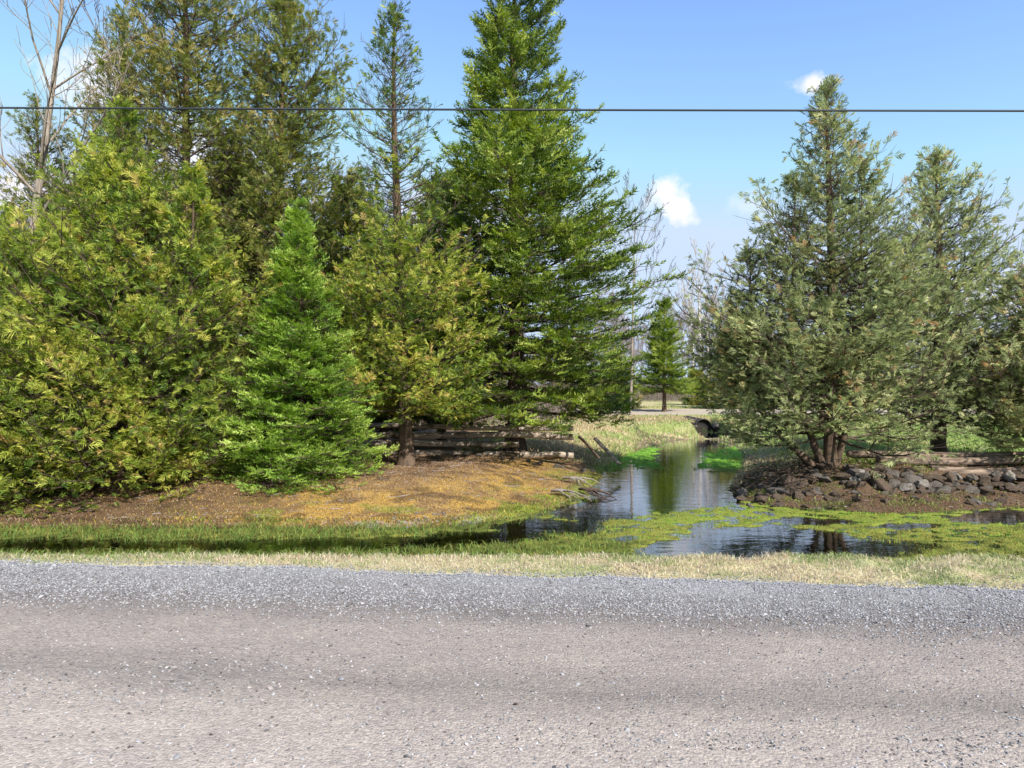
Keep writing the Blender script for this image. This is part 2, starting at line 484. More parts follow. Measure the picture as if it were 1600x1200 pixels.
# ------------------------------------------------------------------ road
m = M('gravel_road')
geo = m.n('ShaderNodeTexCoord')
sep = m.n('ShaderNodeSeparateXYZ'); m.l(geo.outputs['Object'], sep.inputs[0])
edge = m.n('ShaderNodeMath', operation='MULTIPLY_ADD'); m.l(sep.outputs['X'], edge.inputs[0]); edge.inputs[1].default_value = 0.098; m.l(sep.outputs['Y'], edge.inputs[2])
wob = m.noise(0.55, 3, 0.5, stretch=(0.35, 1, 1))
e2 = m.n('ShaderNodeMath', operation='MULTIPLY_ADD'); m.l(wob.outputs['Fac'], e2.inputs[0]); e2.inputs[1].default_value = 0.55; m.l(edge.outputs[0], e2.inputs[2])
e3 = m.n('ShaderNodeMapRange'); m.l(e2.outputs[0], e3.inputs[0]); e3.inputs[1].default_value = 2.5; e3.inputs[2].default_value = 6.5
# distance bands: packed pink-beige in the wheel tracks, grey loose stone between and at the edge
band = m.ramp(e3.outputs[0], [(0.0, (0.42, 0.36, 0.305)), (0.15, (0.43, 0.37, 0.315)), (0.28, (0.395, 0.34, 0.288)), (0.36, (0.26, 0.227, 0.195)),
                              (0.46, (0.335, 0.289, 0.248)), (0.58, (0.32, 0.277, 0.238)), (0.68, (0.20, 0.175, 0.155)), (0.80, (0.21, 0.195, 0.183)), (0.87, (0.29, 0.283, 0.28)), (1.0, (0.33, 0.325, 0.33))])
n1 = m.noise(3.4, 7, 0.7, stretch=(0.4, 1, 1))
r1 = m.ramp(n1.outputs['Fac'], [(0.3, (0.86, 0.86, 0.87)), (0.7, (1.12, 1.11, 1.09))])
c1 = m.mix(1.0, band.outputs[0], r1.outputs[0], 'MULTIPLY')
n2 = m.noise(75, 6, 0.75)
r2 = m.ramp(n2.outputs['Fac'], [(0.28, (0.62, 0.62, 0.62)), (0.45, (0.96, 0.96, 0.96)), (0.75, (1.2, 1.2, 1.2))])
c2 = m.mix(1.0, c1, r2.outputs[0], 'MULTIPLY')
vo = m.n('ShaderNodeTexVoronoi'); vo.inputs['Scale'].default_value = 62; m.l(geo.outputs['Object'], vo.inputs['Vector'])
sepc = m.n('ShaderNodeSeparateColor'); m.l(vo.outputs['Color'], sepc.inputs[0])
r3 = m.ramp(sepc.outputs[0], [(0.0, (0.72, 0.72, 0.74)), (0.6, (1.0, 1.0, 1.0)), (1.0, (1.25, 1.24, 1.22))])
c3 = m.mix(0.75, c2, r3.outputs[0], 'MULTIPLY')
hm = m.n('ShaderNodeMath', operation='MULTIPLY_ADD'); m.l(vo.outputs['Distance'], hm.inputs[0]); hm.inputs[1].default_value = -0.6; m.l(n2.outputs['Fac'], hm.inputs[2])
p = m.bsdf(c3, 0.95, 0.15, hm.outputs[0], 0.8, 0.012)
m.surf(p.outputs[0])
rx = axis([(0, 0.12), (9, 0.12), (30, 2), (300, 40)]); rx = np.concatenate([-rx[::-1][:-1], rx])
v01 = np.concatenate([[-1.0, 0.0], np.linspace(0.05, 1, 60)])
RX, RV = np.meshgrid(rx, v01)
re = road_edge(RX) + 0.06 * (fbm(RX, RX * 0 + 3, 4.0, 3) - .5)
RY = np.where(RV < 0, -3.4, np.where(RV == 0, 1.0, 1.0 + (re - 1.0) * RV))
crown = 0.02 * (fbm(RX * .4, RY, 1.3, 4) - .5) + 0.025 * sstep(0.9, 0.97, RV) * sstep(1.0, 0.97, RV) + 0.02 * (fbm(RX, RY, 2.5, 3) - .5) * sstep(.6, .9, RV)
RZ = crown + 0.0
RZ[-1, :] = -0.03
road = grid_obj('gravel_road', RX, RY, RZ, m.m)
tag(road, kind='structure')

# loose stones (uncountable)
def rz_at(x, y):
    re = road_edge(x); v = (y - 1.0) / (re - 1.0)
    return 0.02 * (fbm(x * .4, y, 1.3, 4) - .5) + 0.025 * sstep(0.9, 0.97, v) * sstep(1.0, 0.97, v) + 0.02 * (fbm(x, y, 2.5, 3) - .5) * sstep(.6, .9, v)
def pebbles(name, x, y, z, size, col, mat, rs):
    n = len(x)
    base = np.array([(1, 0, 0), (0.3, 0.95, 0), (-0.9, 0.4, 0), (-0.55, -0.85, 0), (0.5, -0.8, 0), (0.1, 0.1, 0.75), (-0.05, 0, -0.6)])
    fcs = np.array([(0, 1, 5), (1, 2, 5), (2, 3, 5), (3, 4, 5), (4, 0, 5), (1, 0, 6), (0, 4, 6), (4, 3, 6), (3, 2, 6), (2, 1, 6)])
    P = base[None] * (0.7 + 0.6 * rs.rand(n, 7, 1))
    P = P * np.stack([0.8 + .5 * rs.rand(n), 0.6 + .4 * rs.rand(n), 0.5 + .5 * rs.rand(n)], -1)[:, None]
    # random tilt
    t = (rs.rand(n) - .5) * 1.2; c, s = np.cos(t)[:, None], np.sin(t)[:, None]
    P = np.stack([P[..., 0] * c + P[..., 2] * s, P[..., 1], -P[..., 0] * s + P[..., 2] * c], -1)
    a = rs.rand(n) * 2 * PI; c, s = np.cos(a)[:, None], np.sin(a)[:, None]
    P = np.stack([P[..., 0] * c - P[..., 1] * s, P[..., 0] * s + P[..., 1] * c, P[..., 2]], -1)
    P = P * (size[:, None, None] * .5) + np.stack([x, y, z + size * .12], -1)[:, None]
    f = fcs[None] + (np.arange(n) * 7)[:, None, None]
    return mesh_obj(name, P.reshape(-1, 3), f.reshape(-1, 3), mat, fcol=np.repeat(col, 10, axis=0))
rs = np.random.RandomState(33)
n = 80000
x = (rs.rand(n) - .5) * 11.5; v = -.30 + 1.5 * rs.rand(n)
yy = road_edge(x) - v
k = rs.rand(n) < (.08 + .92 * sstep(-.16, .06, v)) * (1 - .93 * sstep(.35 + .5 * fbm(x, x * 0, .8, 3), 1.25, v))
x, yy = x[k], yy[k]
size = .008 + .013 * rs.rand(len(x)) ** 1.6
g = rs.rand(len(x), 1)
col = np.where(g < .6, .24 + .13 * rs.rand(len(x), 1), .14 + .12 * rs.rand(len(x), 1)) * np.array([[.995, .99, 1.0]])
o = pebbles('loose_gravel', x, yy, np.where(yy < road_edge(x), rz_at(x, yy), zt(x, yy)[0] + .004), size, col, attr_mat('edge_stone', rough=0.85, spec=0.25), rs)
tag(o, 'blue grey crushed stone heaped in a loose band along the far edge of the road', 'gravel', kind='stuff')
rs = np.random.RandomState(3)
n = 62000
ya = rs.rand(n); x = (rs.rand(n) - .5) * 2
yy = 2.6 + ya * 4.0
x = x * (yy * 0.80 + 0.3)
re = road_edge(x)
v = (re - yy)
pden = np.where(v < -0.30, 0, np.where(v < 0.95, .25 * sstep(-.14, .08, v), 0.20 + .5 * sstep(.62, .75, fbm(x * .4, yy, 1.3, 3))))
pden = np.where((v > .7) & (v < 1.3), np.maximum(pden, 0.7), pden)
keep = rs.rand(n) < pden
x, yy, v = x[keep], yy[keep], v[keep]
size = 0.006 + 0.016 * rs.rand(len(x)) ** 2.4 * np.where(v < 1.0, 1.35, 1.0)
size = np.where(rs.rand(len(x)) < 0.006, size * 2.0, size)
g = rs.rand(len(x), 1)
col = np.where(g < .5, 0.24 + .15 * rs.rand(len(x), 1), 0.12 + .12 * rs.rand(len(x), 1)) * np.array([[1.0, .985, .985]])
col = np.where((rs.rand(len(x), 1) < .25) & (v[:, None] > .9), col * np.array([[1.08, .94, .86]]), col)
col = np.where(rs.rand(len(x), 1) < .12, col * .4, col)
stone_m = attr_mat('loose_stone', rough=0.85, spec=0.25)
o = pebbles('loose_gravel', x, yy, rz_at(x, yy), size, col, stone_m, rs)
tag(o, 'small grey stones scattered thinly over the packed wheel tracks of the gravel road', 'gravel', kind='stuff')

# ------------------------------------------------------------------ blades
blade_m = attr_mat('grass_blades', transl=0.35, rough=0.7, spec=0.2)
def blades(name, x, y, z, h, w, lean, col, rs, label, cat):
    n = len(x)
    a = rs.rand(n) * 2 * PI
    wx, wy = np.cos(a) * w, np.sin(a) * w
    b = rs.rand(n) * 2 * PI
    lx, ly = np.cos(b) * lean * h, np.sin(b) * lean * h
    P = np.zeros((n, 5, 3))
    P[:, 0] = np.stack([x - wx, y - wy, z - .01], -1); P[:, 1] = np.stack([x + wx, y + wy, z - .01], -1)
    P[:, 2] = np.stack([x + wx * .7 + lx * .35, y + wy * .7 + ly * .35, z + h * .55], -1)
    P[:, 3] = np.stack([x - wx * .7 + lx * .35, y - wy * .7 + ly * .35, z + h * .55], -1)
    P[:, 4] = np.stack([x + lx, y + ly, z + h * (1 - .3 * lean)], -1)
    f = np.array([(0, 1, 2), (0, 2, 3), (3, 2, 4)])[None] + (np.arange(n) * 5)[:, None, None]
    o = mesh_obj(name, P.reshape(-1, 3), f.reshape(-1, 3), blade_m, fcol=np.repeat(col, 3, axis=0))
    return tag(o, label, cat, kind='stuff')

def pick(cols, wts, n, rs, jit=.18):
    cols = np.array(cols); k = rs.choice(len(cols), n, p=np.array(wts) / sum(wts))
    return cols[k] * (1 - jit + 2 * jit * rs.rand(n, 1))
# verge
n = 90000
x = (rs.rand(n) - .5) * 12.6; y = 5.2 + rs.rand(n) * 1.9
re = road_edge(x)
dens = sstep(-.05, .18, y - re) * (0.45 + .55 * sstep(.4, .6, fbm(x, y, 3, 3)))
k = rs.rand(n) < dens; x, y = x[k], y[k]
z = zt(x, y)[0]
gr = sstep(.44, .66, fbm(x, y, 1.7, 5) * .55 + .45 * fbm(x, y * 1.5, 7, 3)) * (.6 + .4 * sstep(-4, 3, x)); gr = np.maximum(gr, .9 * sstep(.56, .66, fbm(x * 1.3 + 40, y * 2, 1.6, 3)))
straw = pick([(.62, .54, .36), (.54, .43, .30), (.70, .62, .48), (.42, .30, .20)], [4, 3, 2, 1], len(x), rs)
green = pick([(.27, .34, .12), (.38, .42, .19), (.20, .26, .09)], [2, 2, 1], len(x), rs)
col = np.where((rs.rand(len(x)) < gr * .75 + .1)[:, None], green, straw)
h = (.012 + .028 * rs.rand(len(x))) * (.7 + 1.1 * fbm(x, y, 4, 2)) * (1 + .5 * sstep(6.3, 6.5, y))
blades('verge_grass', x, y, z, h, .0022 + .002 * rs.rand(len(x)), .5 + 1.1 * rs.rand(len(x)), col, rs,
       'short straw coloured dead grass with green tufts along the road edge', 'grass')
# weeds on the mats
n = 190000
yy = rs.rand(n); y = 7.0 + 17.5 * yy ** 2.0; x = (rs.rand(n) - .5) * 2 * (y * .78 + .3)
z, sd_, mm, br = zt(x, y)
ditch = .14 * (x < -.8) * sstep(.35, .6, fbm(x * .6, y * 2, 2.2, 3))
k = (sd_ > -0.05) & (rs.rand(n) < np.maximum(mm * sstep(.15, .8, mm), ditch)) & (rs.rand(n) < .85)
x, y, z, br, mm = x[k], y[k], z[k], br[k], mm[k]
nn = len(x)
ca = pick([(.12, .16, .03), (.20, .24, .05), (.16, .13, .04)], [2, 2, 1], nn, rs)
cb = pick([(.31, .33, .07), (.23, .33, .07), (.38, .33, .08), (.18, .13, .05)], [2, 2, 1.5, .8], nn, rs)
cc = pick([(.17, .37, .04), (.24, .42, .06)], [1, 1], nn, rs)
t = np.clip(br + (rs.rand(nn) - .5) * .35 + (fbm(x, y * 1.5, 4.5, 3) - .5) * 1.5 * (br < .9), 0, 1)
col = np.where((t < .38)[:, None], ca, np.where((t < .86)[:, None], cb, cc))
gl_ = (x < 1.9) & (y < 12) & (rs.rand(nn) < .6 * sstep(1.9, .6, x))
col = np.where(gl_[:, None], pick([(.13, .22, .045), (.21, .29, .07), (.19, .17, .05)], [2, 2, 1], nn, rs), col)
h = np.where(x < -.5, .04 + .08 * rs.rand(nn), .012 + (.028 + .05 * sstep(1.9, 1.0, x)) * rs.rand(nn) ** 1.5) * np.where(y > 15, 1.5, 1) + np.clip(-.3 - z, 0, .16)
blades('pond_weed', x, y, z, h, (.003 + .003 * rs.rand(nn)) * np.where(y > 13, 1.8, 1), .6 + .9 * rs.rand(nn), col, rs,
       'yellow green moss and water weed matted on the shallow pond', 'pond weed')
# moss and litter on the mound
n = 120000
y = 9.0 + 6.0 * rs.rand(n) ** 1.3; x = -9 + 12.5 * rs.rand(n)
z, sd_, mm, br = zt(x, y)
od = -sd_
k = (od > 0.02) & (x < 2.0 + (y - 12) * .2)
x, y, z, od = x[k], y[k], z[k], od[k]
nn = len(x)
gold = sstep(2.9, 1.0, od) * sstep(-7.5, -2.5, x) * sstep(1.7, .3, x) * (.25 + .75 * sstep(.36, .62, .4 * fbm(x, y, 1.7, 5) + .6 * fbm(x + 9, y + 4, 5.5, 4)))
grn = np.maximum(sstep(.5, .1, od) * (.25 + .75 * sstep(-1.5, .3, x)), sstep(1.5, .4, od) * sstep(.52, .64, fbm(x - 5, y * 1.5, 2.0, 4)) * sstep(-6, -3, x))
dk = sstep(.56, .68, fbm(x + 3, y * 1.6, 2.3, 4))
litter = pick([(.27, .17, .09), (.38, .27, .17), (.15, .09, .05), (.46, .38, .28)], [3, 2, 2, 1], nn, rs)
gm = pick([(.52, .33, .07), (.60, .43, .14), (.38, .22, .06)], [2, 1, 1], nn, rs)
g2 = pick([(.22, .30, .05), (.34, .36, .06)], [1, 1], nn, rs)
col = np.where((rs.rand(nn) < gold * .85)[:, None], gm, litter)
col = np.where((rs.rand(nn) < grn * .8)[:, None], g2, col)
col = col * (1 - .45 * dk * (rs.rand(nn) < .8))[:, None]
h = np.where((od < .35) | (rs.rand(nn) < grn * .3), .02 + .04 * rs.rand(nn), .008 + .02 * rs.rand(nn))
keep = rs.rand(nn) < np.where(x < -5.5, .5, 1)
blades('mound_litter', x[keep], y[keep], z[keep], h[keep], (.004 + .005 * rs.rand(nn))[keep], (.8 + 1.0 * rs.rand(nn))[keep], col[keep], rs,
       'golden moss and brown needle litter covering the low mound', 'ground cover')
# right bank litter
n = 50000
y = 9.5 + 4.5 * rs.rand(n); x = 3.2 + 8 * rs.rand(n)
z, sd_, mm, br = zt(x, y); od = -sd_
k = (od > .02); x, y, z = x[k], y[k], z[k]; nn = len(x)
col = pick([(.30, .17, .10), (.21, .12, .07), (.38, .27, .17), (.12, .07, .045)], [3, 3, 1.5, 3], nn, rs)
gb = (rs.rand(nn) < .75 * sstep(.5, .62, fbm(x, y, 2.6, 4)) + .1)
col = np.where(gb[:, None], pick([(.20, .25, .06), (.28, .30, .09)], [1, 1], nn, rs), col)
blades('bank_litter', x, y, z, np.where(gb, .02 + .07 * rs.rand(nn) ** 2, .008 + .02 * rs.rand(nn)), .004 + .005 * rs.rand(nn), .8 + rs.rand(nn), col, rs,
       'rusty dead needles and leaves on the bank below the stone wall', 'leaf litter')
# field and far bank tufts
n = 150000
y = 12.8 + 30 * rs.rand(n) ** 1.5; x = (rs.rand(n) - .3) * 1.8 * y * .8
left = x < 2.0 + (y - 12) * .2
z, sd_, mm, br = zt(x, y)
k = (sd_ < -.05) & ~((np.abs(x - 7.37) < .5) & (y > 24) & (y < 26.5)) & ((~left) | ((y > 16) & (x > .04 * y - 2.0))) & (np.abs(x) < y * .85) & ((y < 31) | (y > 40))
x, y, z = x[k], y[k], z[k]; nn = len(x); left = x < 2.0 + (y - 12) * .2
st = pick([(.55, .46, .26), (.47, .37, .2), (.60, .52, .34), (.40, .26, .14)], [3, 3, 2, 1], nn, rs)
gn = pick([(.24, .36, .08), (.32, .42, .12), (.42, .44, .2)], [2, 2, 1], nn, rs)
gm = sstep(.4, .6, fbm(x, y, .8, 4)) * .5 + (~left) * sstep(5.2, 7., x - (y - 14) * .15) * .6
col = np.where((rs.rand(nn) < gm)[:, None], gn, st)
h = (.03 + .06 * rs.rand(nn)) * (1 + y / 30)
blades('field_grass', x, y, z, h, (.004 + .004 * rs.rand(nn)) * (1 + y / 16), .5 + .8 * rs.rand(nn), col, rs,
       'pale dry grass with green patches on the field behind the pond', 'grass')

# ------------------------------------------------------------------ tubes
def tubes(P, R, sides=4):
    """P (M,k,3) polylines, R (M,k) radii -> verts, quad faces"""
    M_, k, _ = P.shape
    T = np.gradient(P, axis=1)
    T /= np.linalg.norm(T, axis=2, keepdims=True) + 1e-9
    ref = np.where(np.abs(T[..., 2:3]) > .9, np.array([1., 0, 0]), np.array([0, 0, 1.]))
    A = np.cross(T, ref); A /= np.linalg.norm(A, axis=2, keepdims=True) + 1e-9
    B = np.cross(T, A)
    th = np.arange(sides) * 2 * PI / sides
    V = P[:, :, None] + R[:, :, None, None] * (A[:, :, None] * np.cos(th)[None, None, :, None] + B[:, :, None] * np.sin(th)[None, None, :, None])
    idx = np.arange(M_ * k * sides).reshape(M_, k, sides)
    a = idx[:, :-1]; b = idx[:, 1:]
    f = np.stack([a, np.roll(a, -1, 2), np.roll(b, -1, 2), b], -1).reshape(-1, 4)
    return V.reshape(-1, 3), f
class Geo:
    def __init__(s): s.v = []; s.f = []; s.n = 0
    def add(s, v, f):
        s.v.append(v); s.f.append(f + s.n); s.n += len(v)
    def obj(s, name, mat, parent=None, smooth=True):
        return mesh_obj(name, np.concatenate(s.v), np.concatenate(s.f), mat, parent, smooth)

# sprig templates: triangles in (along, side, normal)
def cedar_tpl(rs):
    T = []
    def leaf(x0, y0, ang, l, w, z0):
        dx, dy = math.cos(ang), math.sin(ang); nx, ny = -dy, dx
        T.append([(x0, y0, z0), (x0 + dx * l * .55 + nx * w, y0 + dy * l * .55 + ny * w, z0 + rs.uniform(-.05, .05)), (x0 + dx * l, y0 + dy * l, z0 + rs.uniform(-.18, .12))])
        T.append([(x0, y0, z0), (x0 + dx * l, y0 + dy * l, T[-1][2][2]), (x0 + dx * l * .5 - nx * w, y0 + dy * l * .5 - ny * w, z0 + rs.uniform(-.05, .05))])
    for k in range(9):
        s = (k + 1) / 10.0
        sg = 1 if k % 2 else -1
        leaf(s * .85, 0, sg * rs.uniform(.45, .95), (.66 - .42 * s) * rs.uniform(.7, 1.3), .042, rs.uniform(-.03, .03))
    leaf(.1, 0, rs.uniform(-.1, .1), .95, .05, 0)
    return np.array(T)
def spruce_tpl(rs):
    T = []
    K = 9
    for k in range(K):
        s = k / K
        phi = rs.uniform(0, 2 * PI) if k % 3 else rs.uniform(-.6, .6) + PI / 2
        l = rs.uniform(.22, .34)
        c, sn = math.cos(phi), abs(math.sin(phi)) * .8
        tip = (s + l * .9, c * l, sn * l)
        T.append([(s, -.035 * sn, .0), (s + .14, .035 * sn, .035 * c), tip])
    for sg in (-1, 1):
        for k in range(2):
            s = .15 + .35 * k
            T.append([(s, 0, 0), (s + .22, sg * .05, .02), (s + .42, sg * .38, rs.uniform(-.05, .08))])
    T.append([(0, -.04, 0), (0, .04, 0), (1.15, 0, .02)])
    return np.array(T)
_r = random.Random(5)
CT = [cedar_tpl(_r) for _ in range(5)]
ST = [spruce_tpl(_r) for _ in range(5)]

def norm(v): return v / (np.linalg.norm(v, axis=-1, keepdims=True) + 1e-9)
def place(tpls, P, D, U, S, tint, rs):
    """stamp sprigs -> verts, faces, tint per face"""
    D = norm(D); Sd = norm(np.cross(U, D)); Nn = np.cross(D, Sd)
    V = []; Tn = []
    k = rs.randint(0, len(tpls), len(P))
    for j, tp in enumerate(tpls):
        mk = k == j
        if not mk.any(): continue
        t = tp.reshape(-1, 3)
        v = P[mk][:, None] + S[mk][:, None, None] * (t[None, :, 0:1] * D[mk][:, None] + t[None, :, 1:2] * Sd[mk][:, None] + t[None, :, 2:3] * Nn[mk][:, None])
        V.append(v.reshape(-1, 3)); Tn.append(np.repeat(tint[mk], len(tp)))
    V = np.concatenate(V); Tn = np.concatenate(Tn)
    Tn = Tn + (rs.rand(len(Tn)) - .5) * .12
    return V, np.arange(len(V)).reshape(-1, 3), Tn

def conifer(name, label, cat, x, y, h, profile, style, mat, seed, z=None, group=None, lean=(0, 0), nb=200, trunk_r=0.12,
            t0=0.05, gap=0.0, size=.13, space=.10, smin=.2, leaders=None, bark='bark', dens=None, up=None, kb=10, width=1.0, twist=None, tint0=0.0, clump=.8, azw=None, wq=.40, toptint=0.0):
    """profile: list of (t, radius). Builds trunk, limbs and foliage as three meshes under an Empty."""
    rs = np.random.RandomState(seed)
    if z is None: z = zg(x, y)
    root = empty(name, (x, y, z), label, cat, group)
    cedar = style == 'cedar'
    axes = [dict(b=np.array([x, y, z]), h=h, lean=lean, prof=profile, nb=nb, r=trunk_r, t0=t0)]
    for ld in (leaders or []):
        axes.append(dict(b=np.array([x + ld['dx'] * .1, y + ld.get('dy', 0) * .1, z + ld.get('z0', .15)]), h=ld['h'], lean=(ld['dx'], ld.get('dy', 0)), prof=ld['prof'], nb=ld['nb'], r=ld.get('r', trunk_r * .5), t0=ld.get('t0', .3), bend=True))
    gt, gl_ = Geo(), Geo()
    FV, FF, FT = [], [], []; fn = 0
    for ax in axes:
        H = ax['h']; K = 22
        tt = np.linspace(0, 1, K)
        wob = 0.02 * H
        ph = rs.rand(2) * 6
        if ax.get('bend'):
            off = np.sin(np.clip(tt * 2.2, 0, 1) * PI / 2)
        else:
            off = tt
        axp = ax['b'] + np.stack([ax['lean'][0] * off + wob * .4 * np.sin(tt * 5 + ph[0]) * tt, ax['lean'][1] * off + wob * .4 * np.sin(tt * 4 + ph[1]) * tt, tt * H - (0.08 if ax is axes[0] else 0)], -1)
        rad = ax['r'] * ((1 - tt) ** .8 * .97 + .03) * (1 + .5 * np.exp(-tt * H / .15))
        rad = np.maximum(rad, .006)
        v, f = tubes(axp[None], rad[None], 9)
        v = v.reshape(K, 9, 3); 
        v = v + (axp[:, None] - v) * (rs.rand(K, 9, 1) - .5) * .25
        gt.add(v.reshape(-1, 3), f)
        # branches
        nbr = ax['nb']
        tg = np.linspace(ax['t0'], 1, 200)
        wt = np.interp(tg, [p_[0] for p_ in ax['prof']], [p_[1] for p_ in ax['prof']]); wt = wt / wt.max() + .18
        cdf = np.cumsum(wt); cdf = (cdf - cdf[0]) / (cdf[-1] - cdf[0])
        t = np.interp((np.arange(nbr) + rs.rand(nbr)) / nbr, cdf, tg)
        t = np.clip(t, 0, .995)
        if not cedar:
            q = wq / H; t = np.round(t / q) * q + (rs.rand(nbr) - .5) * q * .75
            t = np.clip(t, ax['t0'], .99)
        pt = np.array([p_[0] for p_ in ax['prof']]); pr = np.array([p_[1] for p_ in ax['prof']])
        R = np.interp(t, pt, pr)
        az = (np.arange(nbr) * 2.399963 + rs.rand(nbr) * .9)
        if azw is not None and ax is axes[0]:
            R = R * np.where(np.cos(az) < 0, azw[0], azw[1])
        # uneven outline: noise over azimuth and height
        nz = fbm(np.cos(az) * 2.0 + seed, t * H * .9 + np.sin(az) * 2.0, 1.0, 3)
        Lb = R * (1 + (nz - .5) * 2 * (.55 if cedar else .45)) * (.72 + .4 * rs.rand(nbr))
        kill = rs.rand(nbr) < gap
        Lb = np.where(kill, Lb * rs.rand(nbr) * .5, Lb)
        if cedar:
            el = np.radians(-20 + 62 * t ** .9 + (rs.rand(nbr) - .5) * 34); cu = .30 * (1 - t) + .12
        else:
            el = np.radians(-26 + 70 * t ** .85 + (rs.rand(nbr) - .5) * 12); cu = .18 * (1 - t) + .05
        if up is not None: el = el + math.radians(up)
        Kb = 8
        s = np.linspace(0, 1, Kb)
        base = np.stack([np.interp(t, tt, axp[:, j]) for j in range(3)], -1)
        hz = Lb[:, None] * s[None] * np.cos(el)[:, None]
        vz = Lb[:, None] * (s[None] * np.sin(el)[:, None] + (cu if np.isscalar(cu) else cu[:, None]) * (s[None] ** 2.2))
        daz = (rs.rand(nbr, 1) - .5) * .7 * s[None] ** 1.5
        B = base[:, None] + np.stack([hz * np.cos(az[:, None] + daz), hz * np.sin(az[:, None] + daz), vz], -1)
        B += (rs.rand(nbr, Kb, 3) - .5) * .05 * Lb[:, None, None] * s[None, :, None]
        br = (.004 + .0085 * Lb)[:, None] * (1 - s[None] * .85)
        v, f = tubes(B, br, 5); gl_.add(v, f)
        # branchlets
        J = kb
        sj = (np.arange(J) + .5)[None] / J * (1 - smin) + smin + (rs.rand(nbr, J) - .5) * .06
        sj = np.clip(sj, .02, .999)
        if dens is not None:
            pass
        fi = sj * (Kb - 1); i0 = np.clip(fi.astype(int), 0, Kb - 2); fr_ = (fi - i0)[..., None]
        ar = np.arange(nbr)[:, None]
        Pj = B[ar, i0] * (1 - fr_) + B[ar, i0 + 1] * fr_
        Tj = norm(B[ar, i0 + 1] - B[ar, i0])
        side = norm(np.cross(Tj, np.array([0, 0, 1.])))
        sg = np.where((np.arange(J) % 2)[None] == 0, 1., -1.) * np.ones((nbr, 1))
        upv = np.cross(side, Tj)
        if cedar:
            ang = np.radians(30 + 35 * rs.rand(nbr, J)); roll = (rs.rand(nbr, J) - .35) * 1.7
        else:
            ang = np.radians(42 + 18 * rs.rand(nbr, J)); roll = (rs.rand(nbr, J) - .6) * .5
        lj = Lb[:, None] * (.50 * (1 - sj) + (.14 if cedar else .10)) * (.7 + .6 * rs.rand(nbr, J)) * width
        lj = np.maximum(lj, size * .8)
        lateral = side * (sg * np.cos(roll))[..., None] + upv * np.sin(roll)[..., None]
        Dj = norm(Tj * np.cos(ang)[..., None] + lateral * np.sin(ang)[..., None])
        q3 = np.linspace(0, 1, 3)
        BL = Pj[:, :, None] + Dj[:, :, None] * (lj[..., None] * q3)[..., None]
        BL[..., 2] += (lj[..., None] * q3 ** 2 * (.18 if cedar else -.12))
        Lf = Lb[:, None]
        okb = (rs.rand(nbr, J) < (1.0 if dens is None else np.interp(t, [d[0] for d in dens], [d[1] for d in dens])[:, None]))
        bl = BL.reshape(-1, 3, 3); okf = okb.reshape(-1)
        rr = np.repeat(np.array([[.004, .003, .0015]]), len(bl), 0) * (1 + .2 * np.repeat(Lb, J))[:, None]
        v, f = tubes(bl, rr, 3); gl_.add(v, f)
        # sprigs along branchlets
        Q = 9 if cedar else 9
        nq = np.clip(np.ceil(lj / space).astype(int), 2, Q)
        q = np.arange(Q)[None, None]
        mask = (q < nq[..., None]) & okb[..., None]
        w = (q + .75) / nq[..., None]
        Pq = Pj[:, :, None] + Dj[:, :, None] * (lj[..., None] * w)[..., None]
        Pq[..., 2] += lj[..., None] * w ** 2 * (.18 if cedar else -.12)
        sgn = np.where(q % 2 == 0, 1., -1.)
        sd2 = norm(np.cross(Dj, upv + 1e-4))
        a2 = np.where(q == nq[..., None] - 1, 0.05, .75) * sgn
        a2 = a2 + (rs.rand(*mask.shape) - .5) * .5
        Dq = Dj[:, :, None] * np.cos(a2)[..., None] + sd2[:, :, None] * np.sin(a2)[..., None]
        if cedar:
            Dq = Dq + (rs.rand(*mask.shape, 3) - .5) * 1.3 + np.array([0, 0, .02])
            Uq = norm(upv[:, :, None] + (rs.rand(*mask.shape, 3) - .5) * 1.9)
        else:
            Dq = Dq + (rs.rand(*mask.shape, 3) - .5) * .55 + np.array([0, 0, .30])
            Uq = norm(np.array([0, 0, 1.]) + (rs.rand(*mask.shape, 3) - .5) * 1.5)
        cn = fbm(Pq[..., 0] * 2.6 + Pq[..., 2] * 1.3 + seed, Pq[..., 1] * 2.6 + Pq[..., 2] * 3.0, 1.0, 2)
        mask = mask & (rs.rand(*mask.shape) < (1 - clump) + clump * sstep(.38, .50, cn))
        Sq = size * (.65 + .7 * rs.rand(*mask.shape))
        # young outer growth is yellower; each branch has its own tone
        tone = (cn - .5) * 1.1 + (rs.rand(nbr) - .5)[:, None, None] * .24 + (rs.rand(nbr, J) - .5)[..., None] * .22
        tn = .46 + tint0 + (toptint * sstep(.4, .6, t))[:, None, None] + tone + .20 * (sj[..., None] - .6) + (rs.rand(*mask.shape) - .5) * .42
        mk = mask.reshape(-1)
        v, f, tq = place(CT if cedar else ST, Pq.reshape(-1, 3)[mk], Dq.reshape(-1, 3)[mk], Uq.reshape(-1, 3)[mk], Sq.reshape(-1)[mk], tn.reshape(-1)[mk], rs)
        FV.append(v); FF.append(f + fn); FT.append(tq); fn += len(v)
        # sprigs on the branch itself (outer end) and the leader
        sb = rs.rand(nbr, 5) * (1 - smin) + smin
        fi = sb * (Kb - 1); i0 = np.clip(fi.astype(int), 0, Kb - 2); fr_ = (fi - i0)[..., None]
        Pb = B[ar, i0] * (1 - fr_) + B[ar, i0 + 1] * fr_
        Tb = norm(B[ar, i0 + 1] - B[ar, i0]) + (rs.rand(nbr, 5, 3) - .5) * .8
        kk = (rs.rand(nbr, 5) < (1.0 if dens is None else np.interp(t, [d[0] for d in dens], [d[1] for d in dens])[:, None])).reshape(-1)
        U_ = norm(np.array([0, 0, 1.]) + (rs.rand(nbr * 5, 3) - .5))
